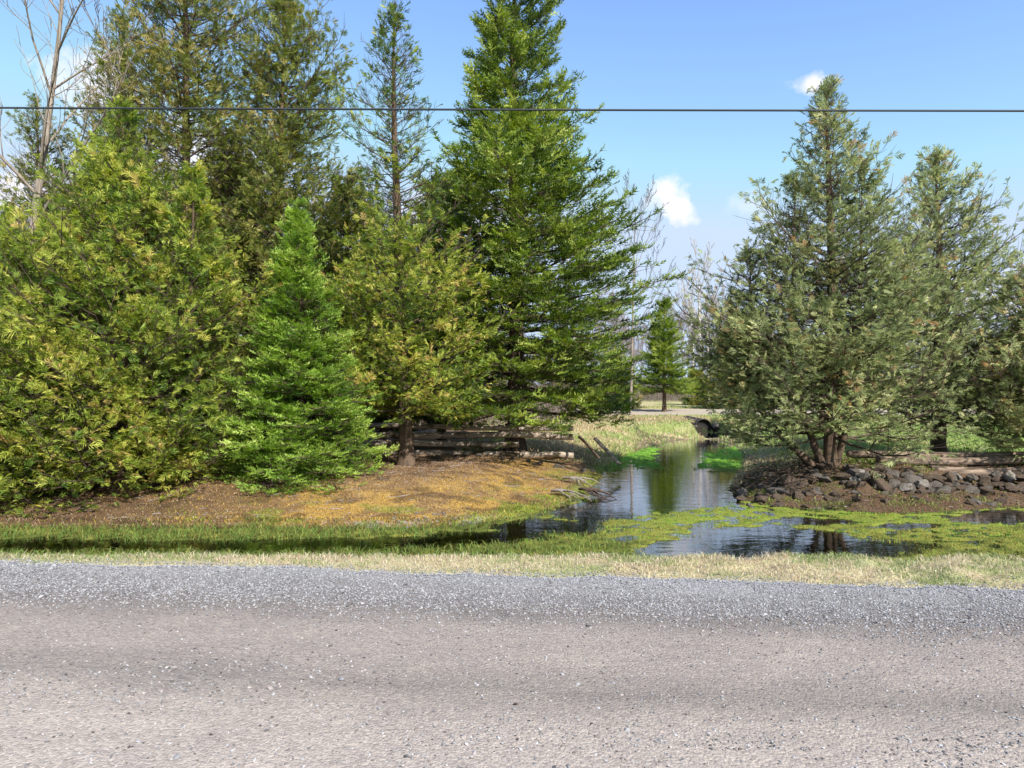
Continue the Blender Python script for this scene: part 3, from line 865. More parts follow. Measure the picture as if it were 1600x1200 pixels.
        v, f, tq = place(CT if cedar else ST, Pb.reshape(-1, 3)[kk], Tb.reshape(-1, 3)[kk], U_[kk], (size * (.8 + .5 * rs.rand(nbr * 5)))[kk], (.45 + tint0 + (rs.rand(nbr * 5) - .5) * .3)[kk], rs)
        FV.append(v); FF.append(f + fn); FT.append(tq); fn += len(v)
        nl = 26 if not cedar else 30
        tl = 1 - .09 * rs.rand(nl) ** 1.3
        Pl = np.stack([np.interp(tl, tt, axp[:, j]) for j in range(3)], -1)
        al = rs.rand(nl) * 2 * PI; sp = .25 + .5 * rs.rand(nl)
        Dl = np.stack([np.cos(al) * sp, np.sin(al) * sp, np.ones(nl)], -1)
        v, f, tq = place(CT if cedar else ST, Pl, Dl, norm(rs.randn(nl, 3)), size * (.7 + .5 * rs.rand(nl)), .5 + tint0 + toptint + (rs.rand(nl) - .5) * .3, rs)
        FV.append(v); FF.append(f + fn); FT.append(tq); fn += len(v)
    gt.obj('trunk', MAT[bark], root)
    gl_.obj('limbs', MAT['twig_brown'] if bark != 'bark_grey' else MAT['twig_grey'], root)
    mesh_obj('foliage', np.concatenate(FV), np.concatenate(FF), MAT[mat], root, ftint=np.concatenate(FT))
    return root

def at(px, Yd): return (px - 800.0) / F * Yd

# ------------------------------------------------------------------ the near trees
conifer('cedar_tree', 'broad yellow green cedar filling the left, branches sweeping down over the ditch', 'tree', at(195, 11.3), 11.3, 6.1,
        [(0, 1.9), (.12, 2.3), (.35, 2.1), (.55, 1.5), (.75, 1.0), (1, .12)], 'cedar', 'cedar_yellow', 11, nb=330, trunk_r=.14, t0=0.0, size=0.15, space=0.075, kb=13, smin=.25, tint0=0.0,
        leaders=[dict(dx=1.0, h=4.9, prof=[(0, .8), (.5, .9), (1, .1)], nb=90), dict(dx=-.9, h=4.2, prof=[(0, .8), (.5, .9), (1, .1)], nb=80)], clump=0.9)
conifer('cedar_tree', 'yellow tipped cedar cut off by the left edge of the view', 'tree', at(-10, 10.8), 10.8, 4.5,
        [(0, 1.6), (.2, 1.9), (.5, 1.5), (.8, .8), (1, .1)], 'cedar', 'cedar_yellow', 12, nb=230, trunk_r=.12, t0=0.0, size=0.15, space=0.072, kb=13, smin=.25, tint0=-0.02, clump=0.9)
conifer('cedar_tree', 'slender tall cedar with dark trunk and open top behind the broad left cedar', 'tree', at(288, 15), 15.0, 12.6,
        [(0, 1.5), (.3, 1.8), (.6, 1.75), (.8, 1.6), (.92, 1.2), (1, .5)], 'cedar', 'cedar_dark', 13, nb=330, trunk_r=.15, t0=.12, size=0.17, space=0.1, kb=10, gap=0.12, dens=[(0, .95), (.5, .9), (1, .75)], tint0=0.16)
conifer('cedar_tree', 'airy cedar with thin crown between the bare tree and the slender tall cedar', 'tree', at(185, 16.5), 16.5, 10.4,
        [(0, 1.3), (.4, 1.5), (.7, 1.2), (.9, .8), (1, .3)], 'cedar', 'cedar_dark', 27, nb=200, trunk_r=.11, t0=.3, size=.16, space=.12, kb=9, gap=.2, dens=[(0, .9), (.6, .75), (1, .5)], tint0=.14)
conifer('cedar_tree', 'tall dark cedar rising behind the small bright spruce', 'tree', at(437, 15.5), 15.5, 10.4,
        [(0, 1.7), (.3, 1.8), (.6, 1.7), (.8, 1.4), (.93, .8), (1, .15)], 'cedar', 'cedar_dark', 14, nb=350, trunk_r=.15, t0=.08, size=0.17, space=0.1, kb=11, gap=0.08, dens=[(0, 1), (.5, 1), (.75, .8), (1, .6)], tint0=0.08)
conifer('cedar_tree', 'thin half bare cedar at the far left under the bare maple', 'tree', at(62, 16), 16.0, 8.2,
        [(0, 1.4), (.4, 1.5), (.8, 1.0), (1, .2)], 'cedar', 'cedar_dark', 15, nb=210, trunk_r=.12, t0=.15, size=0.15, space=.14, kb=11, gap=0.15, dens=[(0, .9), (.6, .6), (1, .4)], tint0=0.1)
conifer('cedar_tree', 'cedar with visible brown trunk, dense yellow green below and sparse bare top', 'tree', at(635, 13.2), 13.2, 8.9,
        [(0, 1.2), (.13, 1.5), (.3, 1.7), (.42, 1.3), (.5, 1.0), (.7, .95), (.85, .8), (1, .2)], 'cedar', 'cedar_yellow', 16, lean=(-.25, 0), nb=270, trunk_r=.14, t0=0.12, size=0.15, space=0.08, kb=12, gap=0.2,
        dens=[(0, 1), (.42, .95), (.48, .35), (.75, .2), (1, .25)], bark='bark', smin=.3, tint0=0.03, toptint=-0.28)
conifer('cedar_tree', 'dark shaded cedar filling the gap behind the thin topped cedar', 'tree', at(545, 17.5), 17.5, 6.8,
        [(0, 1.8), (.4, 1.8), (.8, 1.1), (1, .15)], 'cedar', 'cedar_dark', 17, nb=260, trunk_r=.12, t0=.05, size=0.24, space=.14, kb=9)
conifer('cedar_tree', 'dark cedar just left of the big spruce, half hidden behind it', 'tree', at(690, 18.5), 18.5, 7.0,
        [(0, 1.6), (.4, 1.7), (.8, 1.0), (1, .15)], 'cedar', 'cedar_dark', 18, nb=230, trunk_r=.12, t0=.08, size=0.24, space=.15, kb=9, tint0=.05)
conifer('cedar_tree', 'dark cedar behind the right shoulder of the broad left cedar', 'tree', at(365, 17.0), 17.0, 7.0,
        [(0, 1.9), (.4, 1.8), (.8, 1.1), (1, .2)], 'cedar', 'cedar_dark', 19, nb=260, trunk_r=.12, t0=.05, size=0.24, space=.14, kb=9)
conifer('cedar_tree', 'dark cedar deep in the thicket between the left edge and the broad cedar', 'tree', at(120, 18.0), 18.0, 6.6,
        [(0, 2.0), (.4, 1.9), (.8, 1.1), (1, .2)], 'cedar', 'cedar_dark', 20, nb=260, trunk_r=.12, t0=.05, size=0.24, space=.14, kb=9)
conifer('spruce_tree', 'small bright green spruce standing in front of the dark cedars', 'tree', at(470, 11.9), 11.9, 4.75,
        [(0, 1.35), (.08, 1.5), (.3, 1.12), (.6, .66), (.85, .28), (1, .05)], 'spruce', 'spruce_bright', 21, nb=300, trunk_r=.07, t0=.06, size=0.125, space=0.06, kb=15, smin=.15, up=2, wq=0.3, tint0=0.0)
conifer('spruce_tree', 'tall broad green spruce in the middle, taller than the picture', 'tree', at(806, 15.6), 15.6, 11.6,
        [(0, 2.4), (.08, 2.85), (.22, 2.9), (.4, 2.45), (.55, 1.8), (.65, 1.5), (.8, 1.1), (.9, .8), (1, .1)], 'spruce', 'spruce', 22, nb=340, trunk_r=.22, t0=0.1, size=0.2, space=0.085, kb=18, smin=0.34, gap=.06, azw=(.9, .98), width=.92, tint0=.02, wq=0.52, clump=0.75)
conifer('spruce_sapling', 'knee high pale green spruce sapling on the needle covered slope', 'sapling', at(425, 10.9), 10.9, .55,
        [(0, .5), (.4, .45), (1, .06)], 'spruce', 'spruce_bright', 23, nb=30, trunk_r=.015, t0=.05, size=.09, space=.05, kb=8, smin=.1)
conifer('cedar_tree', 'grey green cedar with several trunks on the stone bank at the right', 'tree', at(1297, 12.2), 12.2, 7.2,
        [(0, 1.7), (.12, 2.25), (.3, 2.2), (.5, 1.55), (.7, 1.0), (.88, .6), (1, .15)], 'cedar', 'cedar_grey', 24, nb=250, trunk_r=.13, t0=0.125, size=0.15, space=0.085, kb=12, gap=0.25, bark='bark',
        dens=[(0, .95), (.4, .9), (.55, .65), (.75, .5), (1, .4)], smin=.3,
        leaders=[dict(dx=-.62, h=5.3, prof=[(0, .3), (.4, 1.0), (.8, .7), (1, .12)], nb=70, t0=.3, r=.07), dict(dx=.5, h=5.6, prof=[(0, .3), (.4, 1.0), (.8, .6), (1, .12)], nb=70, t0=.3, r=.065), dict(dx=-1.2, dy=.3, h=4.0, prof=[(0, .3), (.4, .9), (1, .12)], nb=90, t0=.3)], z=-0.12, clump=0.85)
conifer('cedar_tree', 'open topped cedar behind the log wall, right of the many trunked one', 'tree', at(1466, 14.4), 14.4, 6.3,
        [(0, 1.5), (.15, 2.1), (.4, 1.9), (.6, 1.35), (.8, 1.0), (1, .25)], 'cedar', 'cedar_grey', 25, nb=220, trunk_r=.15, t0=0.12, size=0.165, space=0.095, kb=10, gap=0.2, dens=[(0, .95), (.5, .85), (.62, .6), (1, .45)], tint0=0.03, clump=0.85)
conifer('cedar_tree', 'lower cedar cut off by the right edge of the view', 'tree', at(1640, 12.6), 12.6, 4.1,
        [(0, 1.2), (.2, 1.7), (.6, 1.2), (1, .2)], 'cedar', 'cedar_grey', 26, nb=150, trunk_r=.11, t0=.08, size=0.14, space=0.085, kb=13, gap=.1, tint0=0.16, clump=0.9)

# far conifers
conifer('spruce_tree', 'small distant spruce with bare lower trunk on the far lawn', 'tree', at(1038, 36), 36, 5.9,
        [(0, 1.5), (.12, 1.7), (.5, 1.0), (1, .05)], 'spruce', 'spruce', 31, z=.2, nb=150, trunk_r=.11, t0=.17, size=.28, space=.2, kb=9, smin=.1, tint0=.1)
far = [('spruce_tree', 1135, 40, 3.9, 1.5, 'cedar_dark', 'squat dark evergreen on the far lawn beside the pale birch stems'),
       ('spruce_tree', 1190, 43, 4.4, 1.6, 'cedar_dark', 'dark evergreen seen through the left boughs of the right cedar'),
       ('cedar_tree', 1340, 46, 4.6, 2.0, 'cedar_dark', 'far evergreen behind the trunks of the right cedar'),
       ('cedar_tree', 1480, 44, 4.6, 2.0, 'cedar_dark', 'far evergreen behind the open topped cedar'),
       ('cedar_tree', 1590, 45, 4.9, 2.0, 'cedar_dark', 'far evergreen at the right edge behind the lawn'),
       ('spruce_tree', 1088, 47, 2.3, .9, 'cedar_dark', 'low bushy evergreen at the foot of the pale birch stems'),
       ('cedar_tree', 960, 40, 3.2, 1.5, 'cedar_dark', 'far evergreen showing below the right side of the big spruce'),
       ('cedar_tree', 885, 37, 4.2, 2.2, 'cedar_dark', 'far evergreen glimpsed right of the trunk of the big spruce'),
       ('cedar_tree', 760, 34, 4.4, 2.3, 'cedar_dark', 'far evergreen glimpsed left of the trunk of the big spruce'),
       ('cedar_tree', 660, 33, 4.4, 2.3, 'cedar_dark', 'far evergreen behind the fence and the thin topped cedar')]
for k, (nm, px, Yd, h, r, mt, lb) in enumerate(far):
    conifer(nm, lb, 'tree', at(px, Yd), Yd, h, [(0, r * .9), (.2, r), (.6, r * .65), (1, .1)], 'spruce' if nm == 'spruce_tree' else 'cedar', mt, 40 + k, z=.2,
            nb=120, trunk_r=.1, t0=.03, size=.32, space=.24, kb=7, smin=.1, tint0=.12)

# ------------------------------------------------------------------ bare trees
def bare_polys(base, h, r, seed, lean=(0, 0), levels=4, spread=.5, first=.3, kids=7, wig=.04):
    rnd = random.Random(seed)
    out = []
    def grow(p, d, l, r, lev):
        k = 7
        pts = [Vector(p)]; dd = Vector(d)
        for i in range(k - 1):
            dd = (dd + Vector((rnd.uniform(-1, 1), rnd.uniform(-1, 1), rnd.uniform(-.5, 1))) * wig * (1 + lev) + Vector((0, 0, .02 * lev))).normalized()
            pts.append(pts[-1] + dd * l / (k - 1))
        rad = [r * (1 - .8 * i / (k - 1)) for i in range(k)]
        out.append((pts, rad, lev))
        if lev >= levels: return
        n = kids if lev == 0 else max(3, kids - lev * 2)
        for j in range(n):
            s = first + (1 - first) * (j + rnd.random()) / n if lev == 0 else .25 + .75 * (j + rnd.random()) / n
            s = min(s, .97)
            i = min(int(s * (k - 1)), k - 2); f = s * (k - 1) - i
            q = pts[i].lerp(pts[i + 1], f)
            t = (pts[i + 1] - pts[i]).normalized()
            a = rnd.random() * 2 * PI
            sd_ = t.orthogonal().normalized(); sd_.rotate(__import__('mathutils').Quaternion(t, a))
            an = spread * rnd.uniform(.7, 1.3)
            grow(q, (t * math.cos(an) + sd_ * math.sin(an)).normalized(), l * (1 - s * .55) * rnd.uniform(.38, .6), r * (1 - .75 * s) * .5, lev + 1)
    d0 = Vector((lean[0], lean[1], h)).normalized()
    grow(base, d0, h, r, 0)
    return out
def bare_tree(name, label, cat, base, h, r, seed, bark, twig, group=None, rmin=.004, **kw):
    polys = bare_polys(base, h, r, seed, **kw)
    root = empty(name, base, label, cat, group)
    def build(nm, sel, mat, sides):
        P = np.array([[tuple(q) for q in p] for p, _, _ in sel]); R = np.maximum(np.array([q for _, q, _ in sel]), rmin)
        v, f = tubes(P, R, sides); mesh_obj(nm, v, f, mat, root, True)
    build('trunk', [p for p in polys if p[2] == 0], MAT[bark], 9)
    if name == 'birch_tree' or kw.get('levels', 4) == 3:
        build('limbs', [p for p in polys if p[2] >= 1], MAT[bark], 4)
    else:
        build('limbs', [p for p in polys if p[2] == 1], MAT[bark], 5)
        build('twigs', [p for p in polys if p[2] > 1], MAT[twig], 3)
    return root
bare_tree('bare_tree', 'big leafless tree with crooked pale grey trunk at the top left', 'tree', (at(8, 14), 14.0, .1), 10.5, .125, 5, 'bark_grey', 'twig_brown', lean=(.8, 0), kids=10, first=.35, spread=.75, wig=.05, rmin=.005, levels=3)
bare_tree('bare_tree', 'leafless tree leaning right between the left cedars, branches forking upward', 'tree', (at(235, 17), 17.0, .1), 10.0, .11, 9, 'bark_grey', 'twig_brown', lean=(-.6, 0), kids=9, first=.45, spread=.6, rmin=.006)
bare_tree('bare_tree', 'leafless tree with fine upswept twigs behind the right side of the spruce', 'tree', (at(985, 30), 30.0, .2), 9.3, .07, 17, 'bark_grey', 'twig_brown', lean=(.3, 0), kids=9, first=.4, spread=.5, rmin=.005, wig=.03)
bare_tree('birch_tree', 'slender white birch showing below the boughs of the big spruce', 'tree', (at(903, 31), 31.0, .2), 8.0, .11, 23, 'bark_birch', 'twig_brown', lean=(-.5, 0), kids=7, first=.5)
for k, (px, Yd, h) in enumerate([(1096, 52, 10.5), (1107, 55, 8.4), (1083, 58, 8.0)]):
    bare_tree('birch_tree', ['tallest pale birch on the far lawn between the two groups of trees', 'pale birch stem just right of the tallest far one', 'pale birch stem just left of the tallest far one'][k], 'tree',
              (at(px, Yd), Yd, .2), h, .13, 31 + k, 'bark_birch', 'twig_grey', kids=9, first=.4, spread=.4, levels=3, rmin=.012)
# the woods beyond the field: bare trees one can tell apart
protos = []
for k in range(4):
    protos.append(bare_tree('bare_tree', 'leafless tree in the far wood behind the field', 'tree', (at(1060, 66), 66.0, .2), 11.5 + k, .15, 51 + k, 'bark_grey', 'twig_grey', group='leafless trees of the far wood',
                            kids=13, first=.25, spread=.5, levels=4, rmin=.008, wig=.025))
def copy_thing(root, loc, rz, s):
    r = root.copy(); C.objects.link(r); r.location = loc; r.rotation_euler = (0, 0, rz); r.scale = (s, s, s)
    for ch in root.children:
        c = ch.copy(); C.objects.link(c); c.parent = r
    return r
rr = random.Random(4)
spots = []
for px in range(900, 1210, 15): spots.append((px + rr.uniform(-5, 5), rr.uniform(56, 84)))
for px in list(range(-60, 900, 34)) + list(range(1215, 1680, 30)): spots.append((px + rr.uniform(-12, 12), rr.uniform(40, 75)))
for k, (px, Yd) in enumerate(spots):
    s = rr.uniform(.5, .9) * (Yd / 70) * .75
    if k < 4:
        o = protos[k]; o.location = (at(px, Yd), Yd, .15); o.rotation_euler = (0, 0, rr.uniform(0, 6)); o.scale = (s, s, s)
    else:
        o = copy_thing(protos[k % 4], (at(px, Yd), Yd, .15), rr.uniform(0, 6), s)
    o['label'] = ('leafless grey tree of the far wood seen in the gap right of the big spruce' if 895 < px < 1212 else
                  'leafless grey tree glimpsed through the crowns of the left trees' if px < 900 else 'leafless grey tree glimpsed behind the right hand cedars')

# ------------------------------------------------------------------ overhead cable
k = 60
t = np.linspace(0, 1, k)
cx = -30 + 60 * t
cy = 9.3 - .055 * cx
pyx = 800 + F * cx / cy
zc = EYE + (600 - 171.5) / F * cy - 0.003 * cx + .0 * t
zc = zc - 0.10 * (1 - (cx / 30) ** 2) + .10
v, f = tubes(np.stack([cx, cy, zc], -1)[None], np.full((1, k), .0145), 8)
m = M('cable_rubber'); m.surf(m.bsdf((0.03, 0.036, 0.045), .6, .3).outputs[0])
o = mesh_obj('power_cable', v, f, m.m, smooth=True)
tag(o, 'thin dark overhead cable crossing the sky in front of all the trees', 'cable')

# ------------------------------------------------------------------ log fences
def log(name, p0, p1, r, mat, parent, seed, sides=10, flat=1.0, k=14):
    rs = np.random.RandomState(seed)
    p0, p1 = np.array(p0, float), np.array(p1, float)
    t = np.linspace(0, 1, k)
    P = p0 + (p1 - p0) * t[:, None]
    P[:, 2] += .02 * np.sin(t * PI * 1.3 + rs.rand() * 5); P[:, 1] += .02 * np.sin(t * 5 + rs.rand() * 5)
    d = norm(p1 - p0); sdv = norm(np.cross(d, [0, 0, 1.])); upv = np.cross(sdv, d)
    th = np.arange(sides) * 2 * PI / sides
    prof = 1 + (rs.rand(sides) - .5) * .35
    V = []
    for i in range(k):
        rr_ = r * (1 - .12 * t[i]) * prof * (1 + (rs.rand(sides) - .5) * .09)
        V.append(P[i] + rr_[:, None] * (sdv * np.cos(th)[:, None] + upv * flat * np.sin(th)[:, None]))
    V = np.array(V).reshape(-1, 3)
    idx = np.arange(k * sides).reshape(k, sides)
    a, b = idx[:-1], idx[1:]
    f = np.stack([a, np.roll(a, -1, 1), np.roll(b, -1, 1), b], -1).reshape(-1, 4)
    # end caps as fans of quads
    V = np.concatenate([V, [P[0] - d * .01], [P[-1] + d * .01]])
    c0, c1 = k * sides, k * sides + 1
    cap = []
    for i in range(0, sides, 2):
        cap.append((c0, idx[0, (i + 2) % sides], idx[0, i + 1], idx[0, i]))
        cap.append((c1, idx[-1, i], idx[-1, i + 1], idx[-1, (i + 2) % sides]))
    f = np.concatenate([f, np.array(cap)])
    # build in local axes so the grain follows the log
    o = mesh_obj(name, V, f, MAT[mat], parent, True)
    return o
FY = 15.2
ff = empty('log_fence', (at(700, FY), FY, .1), 'low fence of stacked split rails under the cedar and the spruce', 'fence')
zz0 = .02
bays = [(300, 600, 0), (590, 800, .12), (785, 885, -.05)]
for bi, (pa, pb, dy) in enumerate(bays):
    for k in range(4):
        zc_ = [.09, .31, .52, .69][k]
        if bi == 2 and k == 1: continue
        y0 = FY + dy + rs.uniform(-.03, .03); y1 = FY - dy * .5 + rs.uniform(-.03, .03)
        log('rail', (at(pa, y0) - .1, y0, zc_ + rs.uniform(-.02, .02)), (at(pb, y1) + .15, y1, zc_ + rs.uniform(-.02, .02) - (.05 if bi == 2 else 0)), [.12, .105, .10, .075][k], 'rail', ff, 60 + bi * 5 + k, flat=.8)
for px in (598, 792):
    log('post', (at(px, FY + .15), FY + .15, -.05), (at(px, FY + .15) + .01, FY + .17, .74), .07, 'bark', ff, 90 + px)

lw = empty('log_wall', (at(1480, 12.6), 12.6, .0), 'weathered grey logs laid along the top of the stone bank', 'log wall')
for (a, b, ya, yb, z0, z1, r, fl) in [(1372, 1592, 12.6, 12.5, .235, .245, .10, .8), (1325, 1600, 12.95, 12.8, .30, .33, .085, .8), (1455, 1606, 12.3, 12.15, .08, .06, .115, .85), (1590, 1800, 12.6, 12.6, .26, .26, .10, .8)]:
    log('log', (at(a, ya), ya, z0), (at(b, yb), yb, z1), r, 'log_grey', lw, int(a) + 3, flat=fl)

# fallen poles at the end of the fence
o = log('fallen_pole', (at(905, 14.8), 14.8, .50), (at(936, 13.9), 13.9, .16), .032, 'bark', None, 7); tag(o, 'thin dark pole leaning off the end of the rail fence', 'pole')
o = log('fallen_pole', (at(930, 15.2), 15.2, .46), (at(968, 14.4), 14.4, -.06), .045, 'bark_grey', None, 8); tag(o, 'thicker mossy pole slanting down to the pond beside the spruce', 'pole')

# driftwood roots
rootm = MAT['bark_grey']
for k, (px, py, l, a, lb) in enumerate([(862, 752, .8, -.5, 'bleached root sprawling over the lip of the mound'), (905, 745, .9, -.7, 'dark forked root reaching down to the water by the mound'), (880, 735, .7, -.4, 'short grey root above the forked one on the mound')]):
    x0, y0 = px_ground(px, py, .0); z0 = zg(x0, y0)
    g = Geo(); rnd = np.random.RandomState(80 + k)
    for j in range(6):
        aa = a + (rnd.rand() - .5) * 1.0; ll = l * (.5 + .6 * rnd.rand())
        t = np.linspace(0, 1, 7)
        P = np.stack([x0 + ll * t * math.cos(aa) + .04 * rnd.randn(7) * t, y0 + ll * t * math.sin(aa), z0 + .07 + .10 * np.sin(t * 2.6) - .16 * t], -1)
        v, f = tubes(P[None], (.026 * (1 - t * .8))[None], 6); g.add(v, f)
    o = g.obj('driftwood_root', MAT['bark_grey' if k != 1 else 'bark'], None); tag(o, lb, 'root')

# ------------------------------------------------------------------ rocks
def rock_mat(name, a, b, moss, amt):
    m = M(name)
    n1 = m.noise(7, 6, 0.65); r = m.ramp(n1.outputs['Fac'], [(.3, a), (.7, b)])
    n2 = m.noise(3.1, 4, .6); r2 = m.ramp(n2.outputs['Fac'], [(.60 - amt * .3, (0, 0, 0)), (.70 - amt * .3, (1, 1, 1))])
    c = m.mix(r2.outputs[0], r.outputs[0], moss)
    m.surf(m.bsdf(c, .9, .25, n1.outputs['Fac'], .7, .04).outputs[0]); return m.m
RM = [rock_mat('rock_grey', (.05, .043, .038), (.17, .15, .13), (.10, .10, .04), .0), rock_mat('rock_brown', (.04, .03, .023), (.14, .10, .075), (.10, .08, .035), .15),  # grey and brown darkened, with the shade on the bank painted in
      rock_mat('rock_pale', (.15, .135, .125), (.34, .31, .29), (.14, .12, .07), .3)]
import bmesh
def rock_mesh(seed):
    bm = bmesh.new(); bmesh.ops.create_icosphere(bm, subdivisions=3, radius=1)
    rs = np.random.RandomState(seed)
    dirs = rs.randn(14, 3); dirs /= np.linalg.norm(dirs, axis=1)[:, None]; cut = .5 + .35 * rs.rand(14)
    for v in bm.verts:
        c = np.array(v.co); 
        for d, q in zip(dirs, cut):
            s = c @ d
            if s > q: c = c - d * (s - q) * .97
        n = fbm(np.array([c[0] * 1.7 + seed]), np.array([c[1] * 1.7 + c[2] * 2.1]), 1.0, 3)[0]
        v.co = Vector(c * (1 + (n - .5) * .35))
    me = bpy.data.meshes.new('rock'); bm.to_mesh(me); bm.free()
    return me
rmeshes = []
for k in range(9):
    for q in range(3):
        pass
    me = rock_mesh(100 + k); rmeshes.append(me)
rock_sets = {}
def rock(px, Yd, zc_, s, mi, label, group, seed, sq=.7):
    key = (seed % 9, mi)
    if key not in rock_sets:
        me = rmeshes[key[0]].copy(); me.materials.append(RM[mi]); me.name = 'rock'
        for p_ in me.polygons: p_.use_smooth = False
        rock_sets[key] = me
    o = bpy.data.objects.new('rock', rock_sets[key]); C.objects.link(o)
    rnd = random.Random(seed)
    o.location = (at(px, Yd), Yd, zc_)
    o.rotation_euler = (rnd.uniform(-.4, .4), rnd.uniform(-.3, .3), rnd.uniform(0, 6))
    o.scale = (s * rnd.uniform(.8, 1.6), s * rnd.uniform(.8, 1.1), s * sq * rnd.uniform(.85, 1.15))
    tag(o, label, 'rock', group)
named = [(1375, 11.42, -.04, .20, 1, 'largest round mossy brown boulder in the wall below the logs'),
         (1438, 11.6, -.06, .14, 2, 'flat pale rock right of the largest round boulder'),
         (1473, 11.55, -.17, .11, 2, 'smooth pale stone low in the wall below the log end'),
         (1236, 11.8, -.10, .22, 1, 'rounded reddish brown boulder at the left of the cedar trunk'),
         (1152, 12.3, -.26, .15, 1, 'low dark rock jutting into the pond at the tip of the bank'),
         (1590, 11.55, -.14, .12, 2, 'pale rock at the right edge under the log end')]
for k, (px, Yd, z_, s, mi, lb) in enumerate(named): rock(px, Yd, z_, s, mi, lb, None, 200 + k)
rr = random.Random(12)
for k in range(84):
    px = 1318 + (k % 28) * 11.5 + rr.uniform(-6, 6)
    row = k // 28
    ry_ = 11.5 + .20 * row + rr.uniform(-.08, .08)
    rock(px, ry_, max(-.23 + .125 * row + rr.uniform(-.04, .04), zg(at(px, ry_), ry_) + .03), rr.uniform(.06, .16), rr.choice([0, 0, 1, 1, 2]),
         ['grey or brown stone in the bottom course of the low wall', 'grey or brown stone in the middle course of the low wall', 'grey or brown stone right under the logs of the low wall'][row],
         'stones packed in the wall', 300 + k)
for k in range(52):
    t = rr.random()
    px = 1158 + 140 * rr.random(); Yd = 11.1 + 2.0 * rr.random() * (1 - (px - 1158) / 300)
    rock(px + (Yd - 12) * 4, Yd, zg(at(px, Yd), Yd) + .03, rr.uniform(.07, .16), rr.choice([0, 1, 1]), 'dark stone heaped on the bank left of the cedar trunk', 'dark stones on the bank', 400 + k)
for k in range(60):
    px = 1170 + 450 * rr.random(); Yd = 10.75 + .7 * rr.random()
    rock(px, Yd, zg(at(px, Yd), Yd) + .01, rr.uniform(.03, .11), rr.choice([1, 1, 0]), 'small stone tumbled below the wall at the edge of the weed', 'small tumbled stones', 500 + k)
for k in range(16):
    px = 600 + 22 * k + rr.uniform(-8, 8); Yd = 14.6 + rr.uniform(-.15, .15)
    rock(px, Yd, zg(at(px, Yd), Yd) + .02, rr.uniform(.06, .11), rr.choice([0, 1]), 'stone lying along the foot of the rail fence', 'stones along the fence foot', 600 + k)
for k in range(40):
    px = 600 + 150 * rr.random(); x0, y0 = G(px, 818 + rr.uniform(-6, 4))
    rock(px, y0, zg(x0, y0) + .01, rr.uniform(.012, .035), 2, 'small pale stone on the lip of the mound above the ditch', 'pale stones on the mound lip', 700 + k)

# fallen twigs on the needle bed and the bank
g = Geo(); rnd = np.random.RandomState(97)
n = 520
xx = np.where(rnd.rand(n) < .7, -8 + 9.6 * rnd.rand(n), 3.9 + 5.5 * rnd.rand(n)); yy = np.where(xx < 2, 9.5 + 4.2 * rnd.rand(n), 10.6 + 2.0 * rnd.rand(n))
zz, sd_, _, _ = zt(xx, yy); ok = sd_ < -.05; xx, yy, zz = xx[ok], yy[ok], zz[ok]; n = len(xx)
aa = rnd.rand(n) * PI; ll = .05 + .28 * rnd.rand(n) ** 2
t = np.linspace(-.5, .5, 4)
P = np.stack([xx[:, None] + ll[:, None] * t * np.cos(aa)[:, None], yy[:, None] + ll[:, None] * t * np.sin(aa)[:, None], zz[:, None] + .012 + 0 * t[None]], -1) + rnd.randn(n, 4, 3) * .006
P[..., 2] = np.maximum(P[..., 2], zt(P[..., 0], P[..., 1])[0] + .004)
v, f = tubes(P, np.repeat((.002 + .004 * rnd.rand(n) ** 2)[:, None], 4, 1), 4); g.add(v, f)
o = g.obj('fallen_twigs', MAT['twig_grey'], None); tag(o, 'small dry twigs strewn over the needle litter on both banks', 'twigs', kind='stuff')
# dead brush hanging over the dark stones
g = Geo(); rnd = np.random.RandomState(91)
for j in range(70):
    x0 = at(1255 + rnd.uniform(-70, 40), 12.0); y0 = 12.0 + rnd.uniform(-.5, .4); z0 = rnd.uniform(-.1, .25)
    aa = rnd.uniform(2.4, 4.4) if rnd.rand() < .7 else rnd.uniform(0, 6.3); ll = rnd.uniform(.3, .9); e = rnd.uniform(-.35, .5)
    t = np.linspace(0, 1, 6)
    P = np.stack([x0 + ll * t * math.cos(aa), y0 + ll * t * math.sin(aa) * .6, z0 + ll * t * e - .12 * t * t], -1) + rnd.randn(6, 3) * .012
    v, f = tubes(P[None], (rnd.uniform(.004, .010) * (1 - t * .7))[None], 4); g.add(v, f)
o = g.obj('dead_brush', MAT['twig_brown'], None); tag(o, 'tangle of dead twigs over the dark stones left of the cedar trunk', 'brush')
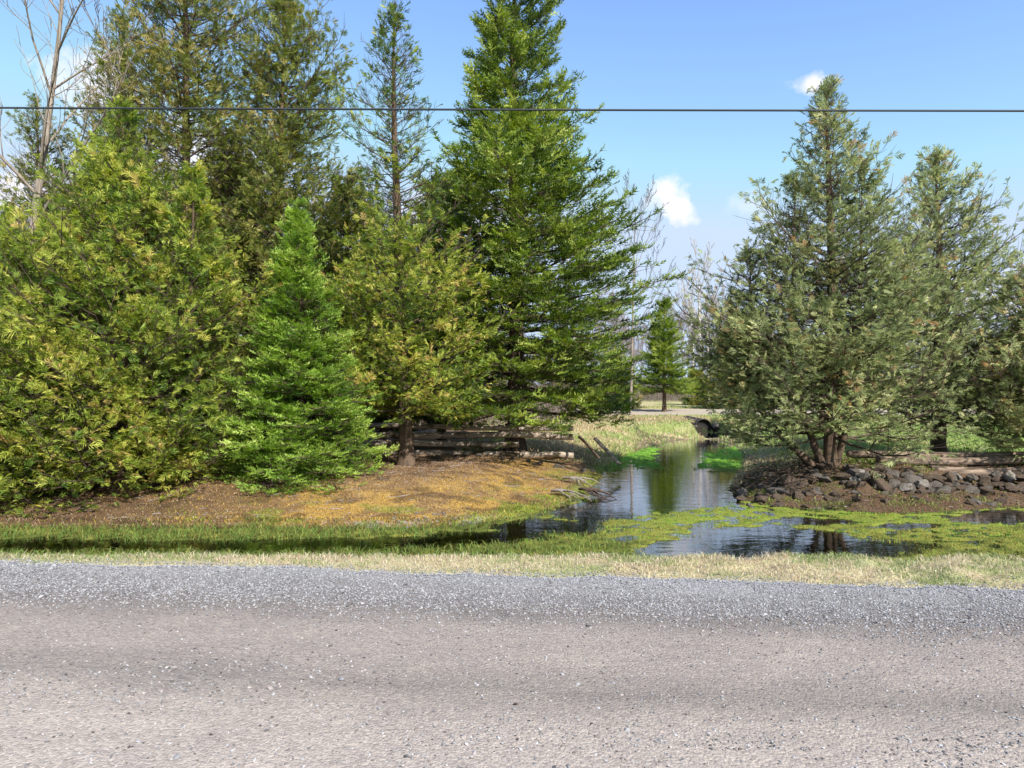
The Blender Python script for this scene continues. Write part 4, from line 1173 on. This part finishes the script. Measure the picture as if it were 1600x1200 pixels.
# grey brown undergrowth of the woods, too dense to count
rs = np.random.RandomState(77)
n = 60000
px = -150 + 1950 * rs.rand(n)
Yd = np.where(px < 880, 24 + 36 * rs.rand(n), 56 + 22 * rs.rand(n))
x = (px - 800) / F * Yd; z = np.full(n, .1)
hh = (.8 + 2.2 * rs.rand(n) ** 1.5) * (.5 + 1.0 * fbm(x, Yd, .5, 3)) * np.where(px < 880, 1.0, 1.1)
col = pick([(.27, .21, .18), (.36, .29, .26), (.18, .13, .10), (.16, .17, .08)], [3, 3, 2, 1.5], n, rs)
blades('undergrowth', x, Yd, z, hh, (.005 + .007 * rs.rand(n)), .2 + 1.1 * rs.rand(n), col, rs, 'grey brown leafless undergrowth at the foot of the woods', 'undergrowth')

# culvert
g = Geo()
CY = 26.35
th = np.linspace(0, 2 * PI, 24, endpoint=False)
cxx, czz, cr = 7.37, -.02, .30
prof = [(CY - .10, cr * 1.1), (CY + 2.5, cr * 1.1), (CY + .04, cr), (CY - .10, cr), (CY - .10, cr * 1.1)]
prof = [(CY + 2.5, cr * 1.1), (CY - .10, cr * 1.1), (CY - .10, cr), (CY + .02, cr), (CY + .02, .01)]  # last ring is a flat dark disc standing in for the shade inside
V = np.array([[(cxx + r_ * math.cos(a), y_, czz + r_ * math.sin(a)) for a in th] for y_, r_ in prof])
idx = np.arange(5 * 24).reshape(5, 24); a_, b_ = idx[:-1], idx[1:]
f = np.stack([a_, np.roll(a_, -1, 1), np.roll(b_, -1, 1), b_], -1).reshape(-1, 4)
m = M('culvert_steel_and_shade'); m.surf(m.bsdf((.035, .032, .03), .8, .2).outputs[0])
cul = mesh_obj('culvert_pipe', V.reshape(-1, 3), f, m.m, smooth=True)
tag(cul, 'dark round culvert mouth in the far bank at the end of the pond', 'culvert')
for k, (px, s) in enumerate([(1078, .16), (1084, .12), (1118, .16), (1128, .12), (1062, .12), (1050, .09)]):
    rock(px, 26.1 + .15 * (k % 2), -.08 + .05 * (k % 3), s * 1.5, 0, 'stone beside the mouth of the far culvert', 'stones beside the culvert', 800 + k)
